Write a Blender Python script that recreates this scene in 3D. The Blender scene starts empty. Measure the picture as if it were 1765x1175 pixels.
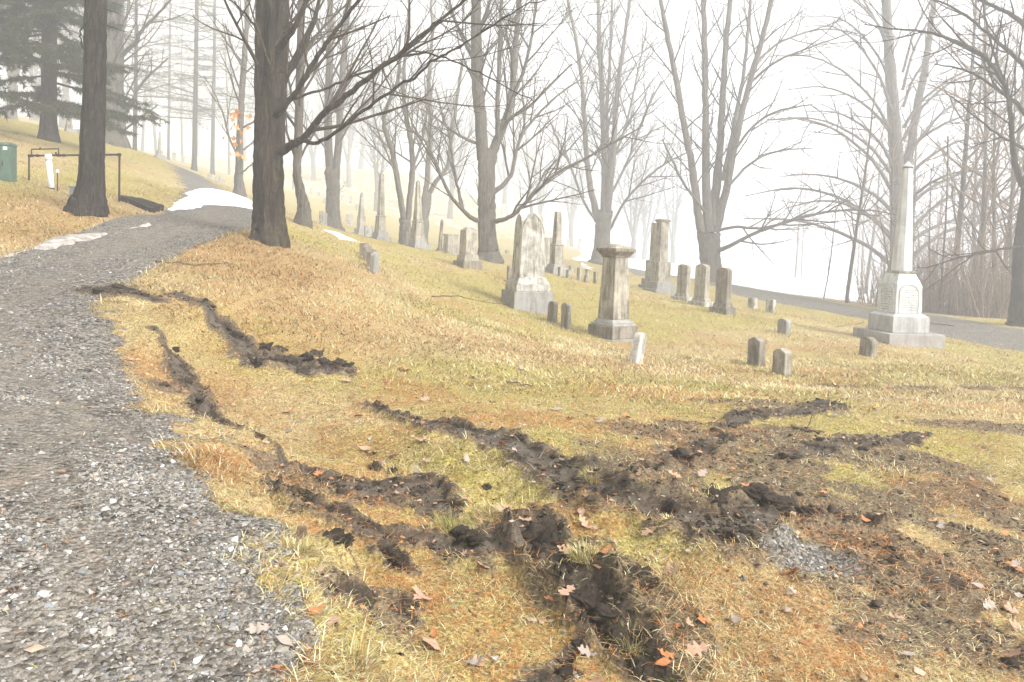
import bpy, bmesh, math, random
import numpy as np
from mathutils import Vector, Matrix

# ------------------------------------------------------------------ camera
F, PW, PH = 1300.0, 1765.0, 1175.0
EYE = 1.65
PITCH, ROLL, SHIFT = 3.0, 2.0, -99.4
scene = bpy.context.scene
C = scene.collection
cam_d = bpy.data.cameras.new('camera')
cam = bpy.data.objects.new('camera', cam_d)
C.objects.link(cam)
cam_d.sensor_width = 36.0
cam_d.lens = F / PW * 36.0
cam_d.shift_y = SHIFT / PW
cam_d.clip_start = 0.05
cam_d.clip_end = 1500
CR = Matrix.Rotation(math.radians(90 - PITCH), 3, 'X') @ Matrix.Rotation(math.radians(ROLL), 3, 'Z')
cam.matrix_world = Matrix.Translation((0, 0, EYE)) @ CR.to_4x4()
scene.camera = cam

# ------------------------------------------------------------------ sky, sun, exposure
SUN_EL, SUN_AZ = 38.0, 125.0           # azimuth to the right of the view (+Y)
world = bpy.data.worlds.new('World')
scene.world = world
world.use_nodes = True
wn = world.node_tree
bg = wn.nodes['Background']
sky = wn.nodes.new('ShaderNodeTexSky')
sky.sky_type = 'NISHITA'
sky.sun_disc = False
sky.sun_elevation = math.radians(SUN_EL)
sky.sun_rotation = math.radians(SUN_AZ)
sky.air_density = 1.6
sky.dust_density = 6.0
sky.ozone_density = 1.0
hs = wn.nodes.new('ShaderNodeHueSaturation')
hs.inputs['Saturation'].default_value = 0.0
wn.links.new(sky.outputs[0], hs.inputs['Color'])
wn.links.new(hs.outputs[0], bg.inputs['Color'])
bg.inputs['Strength'].default_value = 0.11
sun_d = bpy.data.lights.new('sun', 'SUN')
sun = bpy.data.objects.new('sun', sun_d)
C.objects.link(sun)
sun_d.energy = 1.5
sun_d.angle = math.radians(18)
sun_d.color = (1.0, 0.99, 0.98)
_e, _a = math.radians(SUN_EL), math.radians(SUN_AZ)
sdir = Vector((math.sin(_a) * math.cos(_e), math.cos(_a) * math.cos(_e), math.sin(_e)))
sdir.normalize()
sun.rotation_euler = sdir.to_track_quat('Z', 'Y').to_euler()
sky.sun_rotation = math.atan2(sdir.x, sdir.y)
scene.view_settings.view_transform = 'Standard'
scene.view_settings.look = 'None'
scene.view_settings.gamma = 1.0
scene.view_settings.use_curve_mapping = False
scene.view_settings.exposure = 1.64
cy = scene.cycles
cy.use_denoising = True
cy.max_bounces = 5
cy.diffuse_bounces = 3
cy.volume_bounces = 2
cy.transparent_max_bounces = 8
HAZE = 0.0074

# ------------------------------------------------------------------ small helpers
rng = random.Random(7)
nr = np.random.default_rng(11)


def at(u, v, d):
    """point seen at photo pixel (u, v) at distance d metres ahead"""
    q = CR @ Vector(((u - PW / 2) / F, -(v - PH / 2 - SHIFT) / F, -1.0))
    q = q * (d / q.y)
    return Vector((q.x, q.y, q.z + EYE))


def _hash(ix, iy, seed):
    n = (ix.astype(np.int64) * 374761393 + iy.astype(np.int64) * 668265263 + seed * 1442695041) & 0xffffffff
    n = ((n ^ (n >> 13)) * 1274126177) & 0xffffffff
    n = n ^ (n >> 16)
    return (n & 0xffff) / 65535.0


def vn(x, y, seed=0):
    xi, yi = np.floor(x), np.floor(y)
    fx, fy = x - xi, y - yi
    fx, fy = fx * fx * (3 - 2 * fx), fy * fy * (3 - 2 * fy)
    a, b = _hash(xi, yi, seed), _hash(xi + 1, yi, seed)
    c, d = _hash(xi, yi + 1, seed), _hash(xi + 1, yi + 1, seed)
    return (a * (1 - fx) + b * fx) * (1 - fy) + (c * (1 - fx) + d * fx) * fy


def fbm(x, y, seed=0, octs=3):
    s, a, t = 0.0, 0.5, 0.0
    for o in range(octs):
        s = s + a * vn(x * 2 ** o + o * 17.3, y * 2 ** o - o * 9.1, seed + o)
        t += a
        a *= 0.5
    return s / t


def sstep(a, b, x):
    t = np.clip((x - a) / (b - a), 0, 1)
    return t * t * (3 - 2 * t)


def mesh_np(name, V, Fc, mats, attrs=None, parent=None, smooth=False, tag_kind=None):
    """one mesh object from numpy arrays; Fc may be (n,3) or (n,4)"""
    me = bpy.data.meshes.new(name)
    V = np.asarray(V, np.float32)
    Fc = np.asarray(Fc, np.int32)
    k = Fc.shape[1]
    me.vertices.add(len(V))
    me.vertices.foreach_set('co', V.ravel())
    me.loops.add(Fc.size)
    me.loops.foreach_set('vertex_index', Fc.ravel())
    me.polygons.add(len(Fc))
    me.polygons.foreach_set('loop_start', np.arange(0, Fc.size, k, dtype=np.int32))
    me.polygons.foreach_set('use_smooth', np.full(len(Fc), smooth))
    me.update(calc_edges=True)
    for an, arr in (attrs or {}).items():
        at_ = me.attributes.new(an, 'FLOAT_COLOR', 'POINT')
        a4 = np.ones((len(V), 4), np.float32)
        a4[:, :3] = arr
        at_.data.foreach_set('color', a4.ravel())
    me.materials.append(mats)
    o = bpy.data.objects.new(name, me)
    C.objects.link(o)
    o.parent = parent
    if tag_kind:
        o['kind'] = tag_kind
    return o


def empty(name, loc, rz=0.0, rx=0.0, ry=0.0):
    o = bpy.data.objects.new(name, None)
    o.empty_display_size = 0.2
    C.objects.link(o)
    o.location = loc
    o.rotation_euler = (rx, ry, rz)
    return o


def tag(o, label, cat, group=None):
    o['label'] = label
    o['category'] = cat
    if group:
        o['group'] = group
    return o


def bm_obj(name, bm, mat, parent=None, smooth=False):
    me = bpy.data.meshes.new(name)
    bm.normal_update()
    bm.to_mesh(me)
    bm.free()
    me.materials.append(mat)
    if smooth:
        me.polygons.foreach_set('use_smooth', np.full(len(me.polygons), True))
    o = bpy.data.objects.new(name, me)
    C.objects.link(o)
    o.parent = parent
    return o


# ------------------------------------------------------------------ materials
def new_mat(name):
    m = bpy.data.materials.new(name)
    m.use_nodes = True
    nt = m.node_tree
    b = nt.nodes['Principled BSDF']
    b.inputs['Specular IOR Level'].default_value = 0.08
    return m, nt, b


class NT:
    def __init__(s, nt):
        s.nt = nt
        s.tc = nt.nodes.new('ShaderNodeTexCoord')

    def noise(s, scale, detail=4, rough=0.6, vec=None, dist=0.0):
        n = s.nt.nodes.new('ShaderNodeTexNoise')
        n.inputs['Scale'].default_value = scale
        n.inputs['Detail'].default_value = detail
        n.inputs['Roughness'].default_value = rough
        n.inputs['Distortion'].default_value = dist
        s.nt.links.new(vec or s.tc.outputs['Object'], n.inputs['Vector'])
        return n.outputs['Fac']

    def vor(s, scale, vec=None, out='Distance', feat='F1'):
        n = s.nt.nodes.new('ShaderNodeTexVoronoi')
        n.feature = feat
        n.inputs['Scale'].default_value = scale
        s.nt.links.new(vec or s.tc.outputs['Object'], n.inputs['Vector'])
        return n.outputs[out]

    def mapping(s, scale, src='Object'):
        n = s.nt.nodes.new('ShaderNodeMapping')
        n.inputs['Scale'].default_value = scale
        s.nt.links.new(s.tc.outputs[src], n.inputs['Vector'])
        return n.outputs[0]

    def ramp(s, fac, stops):
        n = s.nt.nodes.new('ShaderNodeValToRGB')
        e = n.color_ramp.elements
        while len(e) < len(stops):
            e.new(0.5)
        for i, (p, c) in enumerate(stops):
            e[i].position = p
            e[i].color = (*c, 1) if not isinstance(c, (int, float)) else (c, c, c, 1)
        s.nt.links.new(fac, n.inputs['Fac'])
        return n.outputs['Color']

    def mix(s, fac, a, b, mode='MIX'):
        n = s.nt.nodes.new('ShaderNodeMix')
        n.data_type = 'RGBA'
        n.blend_type = mode
        for sock, val in ((n.inputs[0], fac), (n.inputs[6], a), (n.inputs[7], b)):
            if isinstance(val, (int, float)):
                sock.default_value = val if sock == n.inputs[0] else (val, val, val, 1)
            elif isinstance(val, tuple):
                sock.default_value = (*val, 1)
            else:
                s.nt.links.new(val, sock)
        return n.outputs[2]

    def math(s, op, a, b=0.0, clamp=False):
        n = s.nt.nodes.new('ShaderNodeMath')
        n.operation = op
        n.use_clamp = clamp
        for sock, val in ((n.inputs[0], a), (n.inputs[1], b)):
            if isinstance(val, (int, float)):
                sock.default_value = val
            else:
                s.nt.links.new(val, sock)
        return n.outputs[0]

    def attr(s, name, sep=True):
        n = s.nt.nodes.new('ShaderNodeAttribute')
        n.attribute_name = name
        if not sep:
            return n.outputs['Color']
        q = s.nt.nodes.new('ShaderNodeSeparateColor')
        s.nt.links.new(n.outputs['Color'], q.inputs[0])
        return q.outputs

    def bump(s, h, strength, dist, bsdf):
        n = s.nt.nodes.new('ShaderNodeBump')
        n.inputs['Strength'].default_value = strength
        n.inputs['Distance'].default_value = dist
        s.nt.links.new(h, n.inputs['Height'])
        s.nt.links.new(n.outputs[0], bsdf.inputs['Normal'])


def mat_ground():
    m, nt, b = new_mat('ground_cover')
    s = NT(nt)
    A, B = s.attr('maska'), s.attr('maskb')
    n1 = s.noise(1.3, 5, 0.65)
    n2 = s.noise(9.0, 5, 0.7)
    n3 = s.noise(48.0, 4, 0.7)
    n4 = s.noise(170.0, 3, 0.7)
    straw = s.ramp(n2, [(0.28, (0.17, 0.12, 0.055)), (0.45, (0.37, 0.285, 0.135)), (0.6, (0.52, 0.425, 0.215)), (0.75, (0.62, 0.54, 0.31))])
    fleck = s.ramp(n3, [(0.36, (0.075, 0.05, 0.025)), (0.5, (0.36, 0.27, 0.125)), (0.66, (0.70, 0.59, 0.33))])
    straw = s.mix(0.62, straw, fleck)
    fine_ = s.ramp(n4, [(0.36, (0.30, 0.27, 0.24)), (0.52, (0.85, 0.83, 0.8)), (0.68, (1.25, 1.22, 1.15))])
    green = s.ramp(n3, [(0.34, (0.10, 0.085, 0.02)), (0.65, (0.50, 0.44, 0.11))])
    need = s.ramp(n3, [(0.32, (0.10, 0.05, 0.022)), (0.52, (0.38, 0.215, 0.09)), (0.72, (0.60, 0.43, 0.21))])
    col = s.mix(s.math('MULTIPLY', B[1], s.ramp(n1, [(0.3, 0.25), (0.7, 1.0)]), True), straw, green)
    nf = s.math('MULTIPLY', B[0], s.ramp(n2, [(0.3, 0.2), (0.65, 1.0)]), True)
    col = s.mix(nf, col, need)
    col = s.mix(0.75, col, s.mix(1.0, col, fine_, 'MULTIPLY'))
    litter = s.ramp(n3, [(0.3, (0.13, 0.085, 0.055)), (0.7, (0.36, 0.26, 0.18))])
    col = s.mix(B[2], col, litter)
    # gravel
    v = s.vor(38.0, out='Color')
    vb = s.nt.nodes.new('ShaderNodeRGBToBW')
    nt.links.new(v, vb.inputs[0])
    grav = s.ramp(vb.outputs[0], [(0.15, (0.045, 0.041, 0.036)), (0.5, (0.17, 0.156, 0.137)), (0.8, (0.31, 0.295, 0.27)), (0.95, (0.45, 0.44, 0.42))])
    fines = s.ramp(n2, [(0.3, (0.15, 0.130, 0.107)), (0.7, (0.34, 0.305, 0.255))])
    ff = s.math('MAXIMUM', s.ramp(s.noise(2.2, 4, 0.6), [(0.42, 0.05), (0.66, 0.7)]), s.math('MULTIPLY', B[2], s.ramp(n2, [(0.3, 0.5), (0.6, 1.0)])))
    grav = s.mix(ff, grav, fines)
    rf = s.ramp(s.math('ADD', A[0], s.math('MULTIPLY', s.math('SUBTRACT', n2, 0.5), 0.7)), [(0.38, 0.0), (0.6, 1.0)])
    grav = s.mix(0.7, grav, s.mix(1.0, grav, fine_, 'MULTIPLY'))
    col = s.mix(rf, col, grav)
    # mud
    soil = s.ramp(n3, [(0.32, (0.035, 0.025, 0.016)), (0.5, (0.12, 0.088, 0.058)), (0.72, (0.27, 0.21, 0.14))])
    mn = s.math('ADD', A[1], s.math('MULTIPLY', s.math('SUBTRACT', n2, 0.5), 0.5))
    col = s.mix(s.ramp(mn, [(0.16, 0.0), (0.40, 0.92)]), col, soil)
    mud = s.ramp(s.noise(5.0, 6, 0.72), [(0.34, (0.010, 0.0076, 0.0056)), (0.48, (0.047, 0.036, 0.026)), (0.61, (0.105, 0.083, 0.060)), (0.75, (0.19, 0.158, 0.122))])
    mf = s.ramp(mn, [(0.55, 0.0), (0.92, 1.0)])
    col = s.mix(mf, col, mud)
    wet = s.math('MULTIPLY', s.math('SUBTRACT', A[1], 1.05), 3.5, True)
    col = s.mix(wet, col, s.ramp(n2, [(0.3, (0.055, 0.043, 0.032)), (0.7, (0.15, 0.124, 0.097))]))
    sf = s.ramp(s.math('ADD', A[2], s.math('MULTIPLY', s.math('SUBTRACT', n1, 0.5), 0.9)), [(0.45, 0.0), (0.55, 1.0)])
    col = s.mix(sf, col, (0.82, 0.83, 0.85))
    nt.links.new(col, b.inputs['Base Color'])
    rg = s.mix(mf, 0.95, s.ramp(n2, [(0.35, 0.6), (0.6, 0.9)]))
    rg = s.mix(wet, rg, 0.34)
    nt.links.new(rg, b.inputs['Roughness'])
    h = s.math('ADD', s.math('MULTIPLY', n3, 0.5), s.math('MULTIPLY', n2, 0.7))
    vd = s.vor(38.0)
    h = s.math('ADD', h, s.math('MULTIPLY', s.math('MULTIPLY', vd, -1.2), rf))
    s.bump(h, 0.9, 0.03, b)
    return m


def mat_vcol(name, rough=0.8, attr='col', trans=0.0, noise=0.0):
    m, nt, b = new_mat(name)
    s = NT(nt)
    c = s.attr(attr, False)
    if noise:
        k = s.ramp(s.noise(60, 3), [(0.3, 1 - noise), (0.7, 1.0)])
        c = s.mix(1.0, c, k, 'MULTIPLY')
    nt.links.new(c, b.inputs['Base Color'])
    b.inputs['Roughness'].default_value = rough
    return m


def mat_bark(name, dark, mid, light, scale=1.0, moss=0.0):
    m, nt, b = new_mat(name)
    s = NT(nt)
    vec = s.mapping((scale, scale, scale * 0.16))
    n = s.noise(16, 6, 0.72, vec, 0.6)
    big = s.noise(1.4, 4, 0.6)
    col = s.ramp(n, [(0.3, dark), (0.5, mid), (0.7, light)])
    col = s.mix(s.ramp(big, [(0.4, 0.0), (0.7, 0.5)]), col, tuple(0.5 * (a + c) for a, c in zip(light, mid)))
    if moss:
        col = s.mix(s.ramp(s.noise(2.1, 5, 0.7), [(0.5, 0.0), (0.72, moss)]), col, (0.13, 0.125, 0.045))
    nt.links.new(col, b.inputs['Base Color'])
    b.inputs['Roughness'].default_value = 0.95
    s.bump(n, 1.0, 0.12, b)
    return m


def mat_stone(name, base, dark, light, stain=0.5, lichen=(0.30, 0.27, 0.12), lich=0.4, fine=70, rough=0.85):
    m, nt, b = new_mat(name)
    s = NT(nt)
    info = nt.nodes.new('ShaderNodeObjectInfo')
    addv = nt.nodes.new('ShaderNodeVectorMath')
    addv.operation = 'ADD'
    comb = nt.nodes.new('ShaderNodeCombineXYZ')
    r50 = s.math('MULTIPLY', info.outputs['Random'], 50.0)
    for i in range(3):
        nt.links.new(r50, comb.inputs[i])
    nt.links.new(s.tc.outputs['Object'], addv.inputs[0])
    nt.links.new(comb.outputs[0], addv.inputs[1])
    vec = addv.outputs[0]
    mp = nt.nodes.new('ShaderNodeMapping')
    mp.inputs['Scale'].default_value = (5.0, 5.0, 0.7)
    nt.links.new(vec, mp.inputs['Vector'])
    streak = s.noise(2.0, 5, 0.65, mp.outputs[0], 0.4)
    blot = s.noise(3.2, 6, 0.7, vec, 0.3)
    gr = s.noise(fine, 3, 0.7, vec)
    col = s.ramp(gr, [(0.3, tuple(0.82 * c for c in base)), (0.7, light)])
    st = s.math('ADD', s.math('MULTIPLY', streak, 0.55), s.math('MULTIPLY', blot, 0.45))
    col = s.mix(s.ramp(st, [(0.42, 0.0), (0.60, stain)]), col, dark)
    col = s.mix(s.ramp(s.noise(5.0, 6, 0.75, vec), [(0.54, 0.0), (0.72, lich)]), col, lichen)
    nt.links.new(col, b.inputs['Base Color'])
    b.inputs['Roughness'].default_value = rough
    s.bump(s.math('ADD', gr, s.math('MULTIPLY', blot, 1.5)), 0.45, 0.02, b)
    return m


def mat_plain(name, c0, c1, scale=20, rough=0.7, bump=0.2, metal=0.0):
    m, nt, b = new_mat(name)
    s = NT(nt)
    n = s.noise(scale, 5, 0.7)
    nt.links.new(s.ramp(n, [(0.3, c0), (0.7, c1)]), b.inputs['Base Color'])
    b.inputs['Roughness'].default_value = rough
    b.inputs['Metallic'].default_value = metal
    if bump:
        s.bump(n, bump, 0.02, b)
    return m


M_GROUND = mat_ground()
M_GRASS = mat_vcol('dead_grass', 0.75)
M_NEEDLE = mat_vcol('fallen_needles', 0.75)
M_GRAVEL = mat_vcol('crushed_stone', 0.8, noise=0.35)
M_CRUMB = mat_vcol('mud_crumbs', 0.7, noise=0.4)
M_LEAF = [mat_plain('leaf_tan', (0.26, 0.15, 0.09), (0.50, 0.34, 0.245), 40, 0.6, 0.3),
          mat_plain('leaf_rust', (0.30, 0.11, 0.045), (0.52, 0.25, 0.11), 40, 0.6, 0.3),
          mat_plain('leaf_grey', (0.24, 0.19, 0.155), (0.44, 0.37, 0.32), 40, 0.6, 0.3)]
M_MUD = mat_plain('mud', (0.012, 0.009, 0.0065), (0.10, 0.077, 0.056), 14, 0.75, 0.9)
M_BARK = mat_bark('bark_maple', (0.006, 0.0045, 0.0035), (0.036, 0.027, 0.020), (0.13, 0.105, 0.08), 0.75, 0.3)
M_BARK2 = mat_bark('bark_grey', (0.04, 0.035, 0.03), (0.115, 0.10, 0.084), (0.22, 0.195, 0.165), 1.0, 0.3)
M_BARK3 = mat_bark('bark_dark', (0.018, 0.013, 0.010), (0.05, 0.038, 0.028), (0.10, 0.08, 0.06), 1.4)
M_BARK4 = mat_bark('bark_pine', (0.007, 0.006, 0.005), (0.037, 0.030, 0.024), (0.11, 0.093, 0.075), 1.3)
M_TWIG = mat_plain('twig_bark', (0.035, 0.027, 0.020), (0.10, 0.078, 0.058), 9, 0.9, 0.0)
M_BRUSH = mat_plain('brush_bark', (0.13, 0.095, 0.07), (0.30, 0.23, 0.17), 3, 0.95, 0.0)
M_SPRUCE = mat_vcol('conifer_needles', 0.7)
M_MARBLE = mat_stone('marble_white', (0.47, 0.45, 0.405), (0.11, 0.095, 0.07), (0.58, 0.555, 0.51), 0.9, (0.25, 0.215, 0.11), 0.6)
M_MARBLE2 = mat_stone('marble_blue_white', (0.52, 0.535, 0.54), (0.24, 0.23, 0.21), (0.65, 0.67, 0.68), 0.55, (0.34, 0.33, 0.24), 0.2)
M_MARBLE3 = mat_stone('marble_grey', (0.38, 0.38, 0.37), (0.16, 0.15, 0.13), (0.50, 0.50, 0.49), 0.6, (0.28, 0.27, 0.18), 0.3)
M_LIME = mat_stone('limestone_weathered', (0.33, 0.30, 0.24), (0.075, 0.064, 0.046), (0.47, 0.43, 0.355), 0.85, (0.25, 0.22, 0.09), 0.5)
M_GREY = mat_stone('granite_grey', (0.27, 0.26, 0.24), (0.10, 0.09, 0.075), (0.38, 0.37, 0.35), 0.6, (0.22, 0.2, 0.11), 0.35, 110)
M_DARKST = mat_stone('stone_dark', (0.20, 0.175, 0.14), (0.055, 0.045, 0.032), (0.33, 0.29, 0.235), 0.8, (0.17, 0.15, 0.06), 0.5)
M_PINK = mat_stone('granite_base', (0.30, 0.275, 0.26), (0.13, 0.115, 0.10), (0.42, 0.39, 0.37), 0.5, (0.24, 0.22, 0.14), 0.3, 130)
M_SNOW = mat_plain('snow', (0.78, 0.79, 0.81), (0.88, 0.89, 0.90), 6, 0.7, 0.25)
M_PIPE = mat_plain('pipe_iron', (0.02, 0.014, 0.01), (0.06, 0.04, 0.028), 30, 0.6, 0.1)
M_WHITE = mat_plain('pipe_white', (0.62, 0.64, 0.66), (0.80, 0.82, 0.84), 14, 0.5, 0.05)
M_CAB = mat_plain('cabinet_green', (0.055, 0.095, 0.07), (0.10, 0.155, 0.115), 8, 0.5, 0.05)
M_BOXG = mat_plain('box_grey', (0.12, 0.125, 0.115), (0.2, 0.2, 0.185), 10, 0.6, 0.1)
M_TIMBER = mat_plain('timber_dark', (0.014, 0.011, 0.009), (0.055, 0.042, 0.034), 16, 0.85, 0.5)
M_STICK = mat_plain('stick_wood', (0.06, 0.04, 0.028), (0.2, 0.145, 0.1), 30, 0.9, 0.4)
M_AUT = mat_plain('autumn_leaf', (0.50, 0.16, 0.02), (0.75, 0.34, 0.06), 10, 0.6, 0.1)

# ------------------------------------------------------------------ terrain: heights from surveyed spots
SPOTS = [  # photo pixel and distance
    (100, 1175, 2.3), (882, 1175, 2.84), (1700, 1175, 3.35), (100, 900, 3.2), (100, 700, 5.0), (20, 560, 7.0), (200, 500, 9.0), (330, 432, 12.2),
    (465, 412, 14), (437, 392, 15.5), (350, 352, 22), (300, 362, 19.5), (420, 352, 22), (152, 360, 14.3), (0, 445, 10.6), (130, 407, 13.0), (0, 400, 12.0),
    (60, 312, 18), (210, 343, 17), (270, 378, 16.5), (300, 345, 21), (85, 240, 27), (20, 228, 30), (190, 243, 37), (235, 282, 50), (335, 290, 62), (410, 328, 38), (250, 268, 72),
    (300, 520, 8.5), (400, 480, 10.5), (470, 500, 11), (600, 500, 12.6), (540, 382, 20), (522, 381, 19.2), (590, 432, 20), (585, 410, 25),
    (450, 620, 7.9), (600, 640, 8.6), (300, 720, 5.5), (420, 900, 3.65), (560, 850, 4.2), (720, 800, 5.0), (900, 750, 6.0), (1000, 850, 4.75), (1200, 900, 4.45),
    (1350, 950, 4.25), (1600, 900, 4.95), (1700, 1100, 3.65), (1400, 700, 8.2), (1700, 700, 9.0), (1700, 650, 11.5), (1100, 700, 8.0), (800, 620, 9.6),
    (640, 462, 16), (655, 421, 35), (720, 426, 28), (620, 408, 46), (805, 460, 24), (840, 450, 29), (908, 531, 18.3), (960, 472, 28), (1055, 583, 16), (975, 566, 16.5),
    (1135, 505, 29), (1243, 540, 21), (1175, 518, 25), (1225, 480, 40), (1036, 452, 50), (1303, 628, 13), (1347, 648, 12), (1350, 573, 18), (1495, 613, 15), (1545, 592, 19), (1297, 531, 25),
    (1764, 607, 19), (1618, 579, 22), (1495, 552, 25.5), (1330, 521, 32), (1260, 507, 36), (1101, 478, 46), (993, 456, 60),
    (1764, 570, 24), (1588, 541, 29), (1406, 514, 38), (1306, 501, 42), (1111, 467, 55), (973, 449, 68), (1757, 556, 25.5),
    (1600, 540, 36), (1700, 545, 38), (1400, 492, 70), (1300, 470, 90), (1600, 505, 70),
    (700, 384, 85), (560, 338, 118), (800, 382, 105), (900, 388, 120), (620, 382, 72), (480, 320, 105),
]
ctrl = [at(*p) for p in SPOTS]
cp = [(p.x, p.y, p.z) for p in ctrl]
cp += [(0, 0, 0.05), (-3, 0, 0.15), (3, 0, -0.15), (0, -8, -0.4), (-14, -8, 0.6), (14, -8, -1.2), (-12, 4, 0.9), (14, 6, -0.7), (-16, 14, 2.9),
       (30, 22, -1.4), (45, 40, -4.5), (60, 90, -6), (20, 130, -3.5), (-60, 20, 11), (-60, 80, 15), (-20, 130, 13), (-80, 160, 18), (40, 180, -2), (90, 20, -9),
       (-40, -60, 0), (40, -60, -4), (0, 240, 4), (-240, 0, 18), (240, 0, -9), (-240, 240, 20), (240, 240, -6), (0, -240, -2), (-240, -240, 4), (240, -240, -8)]
cp = np.array(cp)


def _phi(r2):
    return np.where(r2 > 1e-12, 0.5 * r2 * np.log(np.maximum(r2, 1e-12)), 0.0)


def tps_fit(P, z, lam):
    n = len(P)
    K = _phi(((P[:, None] - P[None]) ** 2).sum(-1)) + lam * np.diag(np.maximum(0.3, np.hypot(P[:, 0], P[:, 1]) / 15))
    Q = np.c_[np.ones(n), P]
    A = np.block([[K, Q], [Q.T, np.zeros((3, 3))]])
    return np.linalg.solve(A, np.r_[z, 0, 0, 0])


TW = tps_fit(cp[:, :2], cp[:, 2], 1.5)


def base_h(x, y):
    x, y = np.asarray(x, float), np.asarray(y, float)
    sh = x.shape
    x, y = x.ravel(), y.ravel()
    out = np.empty(len(x))
    for i in range(0, len(x), 40000):
        X, Y = x[i:i + 40000], y[i:i + 40000]
        r2 = (X[:, None] - cp[None, :, 0]) ** 2 + (Y[:, None] - cp[None, :, 1]) ** 2
        out[i:i + 40000] = _phi(r2) @ TW[:-3] + TW[-3] + TW[-2] * X + TW[-1] * Y
    return np.clip(out, -10, 22).reshape(sh)


_ds = np.exp(np.linspace(math.log(1.2), math.log(140), 500))


def ground(u, v):
    """where the sight line through a photo pixel first meets the ground (x, y)"""
    q = CR @ Vector(((u - PW / 2) / F, -(v - PH / 2 - SHIFT) / F, -1.0))
    q = q / q.y
    z = EYE + q.z * _ds
    h = base_h(q.x * _ds, _ds)
    k = np.argmax(z < h)
    if k == 0:
        k = 250
    a, b = (z - h)[k - 1], (z - h)[k]
    t = a / (a - b) if a != b else 0
    d = _ds[k - 1] + t * (_ds[k] - _ds[k - 1])
    return (q.x * d, d)


def poly_sd(x, y, P):
    """signed distance to a polygon, positive inside"""
    P = np.asarray(P)
    sh = x.shape
    x, y = x.ravel(), y.ravel()
    dmin = np.full(len(x), 1e9)
    ins = np.zeros(len(x), bool)
    for a, b in zip(P, np.roll(P, -1, 0)):
        e = b - a
        wx, wy = x - a[0], y - a[1]
        t = np.clip((wx * e[0] + wy * e[1]) / max(1e-9, e @ e), 0, 1)
        dmin = np.minimum(dmin, (wx - t * e[0]) ** 2 + (wy - t * e[1]) ** 2)
        c = (a[1] > y) != (b[1] > y)
        with np.errstate(divide='ignore', invalid='ignore'):
            xi = a[0] + (y - a[1]) / (b[1] - a[1] + 1e-12) * e[0]
        ins ^= c & (x < xi)
    return np.where(ins, np.sqrt(dmin), -np.sqrt(dmin)).reshape(sh)


def line_d(x, y, P):
    """distance to a polyline and the interpolated value (third column) there"""
    dm = np.full(x.shape, 1e9)
    val = np.zeros(x.shape)
    for a, b in zip(P[:-1], P[1:]):
        ex, ey = b[0] - a[0], b[1] - a[1]
        wx, wy = x - a[0], y - a[1]
        t = np.clip((wx * ex + wy * ey) / max(1e-9, ex * ex + ey * ey), 0, 1)
        d = np.hypot(wx - t * ex, wy - t * ey)
        k = d < dm
        dm = np.where(k, d, dm)
        val = np.where(k, a[2] + t * (b[2] - a[2]), val)
    return dm, val


def xy(u, v, d):
    p = at(u, v, d)
    return (p.x, p.y)


ROAD_L = [ground(u, v) for u, v in ((575, 1170), (500, 1050), (430, 930), (385, 850), (345, 770), (285, 710), (225, 640), (196, 570), (186, 520), (255, 470), (325, 432), (405, 402))]
ROAD_L += [xy(437, 392, 15.5), xy(445, 355, 22), xy(400, 330, 30), xy(340, 306, 40), xy(300, 292, 46), xy(262, 279, 54), xy(250, 281, 52), xy(268, 292, 45), xy(300, 318, 34), xy(316, 345, 25)]
ROAD_L += [xy(300, 362, 19.5), xy(270, 385, 16.3), xy(130, 409, 12.9), xy(0, 447, 10.5), (-14, 9.5), (-15, -6), (-0.4, -6), (-0.55, 1.0)]
ROAD_R = [xy(1764, 607, 19), xy(1618, 579, 22), xy(1495, 552, 25.5), xy(1330, 521, 32), xy(1260, 507, 36), xy(1101, 478, 46), xy(993, 456, 60), (2.5, 90), (1, 110),
          (5, 110), (6, 90), xy(973, 449, 68), xy(1111, 467, 55), xy(1306, 501, 42), xy(1406, 514, 38), xy(1588, 541, 29), xy(1764, 570, 24), (30, 15), (34, 6), (28, 4), (20, 13)]
# ruts torn into the turf: photo pixels -> ground polyline, half width, depth
RUTS = []


def rut(pix, w, depth, berm):
    P = []
    for i, p in enumerate(pix):
        x, y = ground(p[0], p[1])
        P.append((x, y, p[2] if len(p) > 2 else w))
    RUTS.append((P, depth, berm))


rut([(300, 508, .07), (355, 530, .13), (405, 560, .13), (440, 596, .20), (500, 614, .24), (555, 632, .22), (600, 642, .10)], .15, .13, .07)
rut([(640, 690, .03), (700, 712, .07), (765, 735, .09), (835, 750, .10), (885, 765, .14), (935, 795, .18), (1000, 832, .20), (1050, 858, .16)], .1, .14, .05)
rut([(1040, 852, .16), (1105, 872, .17), (1175, 893, .24), (1255, 915, .26), (1310, 905, .2), (1400, 890, .15), (1490, 900, .1)], .2, .12, .07)
rut([(262, 560, .03), (305, 600, .08), (335, 650, .12), (358, 692, .13), (430, 735, .07), (500, 765, .05)], .1, .08, .05)
rut([(540, 768, .08), (590, 785, .16), (650, 800, .22), (720, 805, .18), (770, 835, .10)], .2, .10, .05)
rut([(470, 795, .04), (540, 832, .08), (610, 850, .08), (690, 875, .09), (745, 880, .10), (830, 908, .13), (930, 905, .16)], .1, .07, .06)
rut([(930, 890, .13), (955, 945, .13), (1010, 985, .13), (1050, 1035, .13), (1090, 1080, .11), (1135, 1120, .08)], .12, .03, .12)
rut([(160, 502, .16), (205, 505, .22), (262, 518, .1)], .2, -.07, .03)
rut([(1020, 812, .10), (1110, 810, .12), (1185, 792, .17), (1240, 760, .08)], .1, .06, .05)
rut([(1240, 735, .09), (1310, 715, .15), (1400, 712, .15), (1440, 695, .1)], .12, .05, .03)
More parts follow.
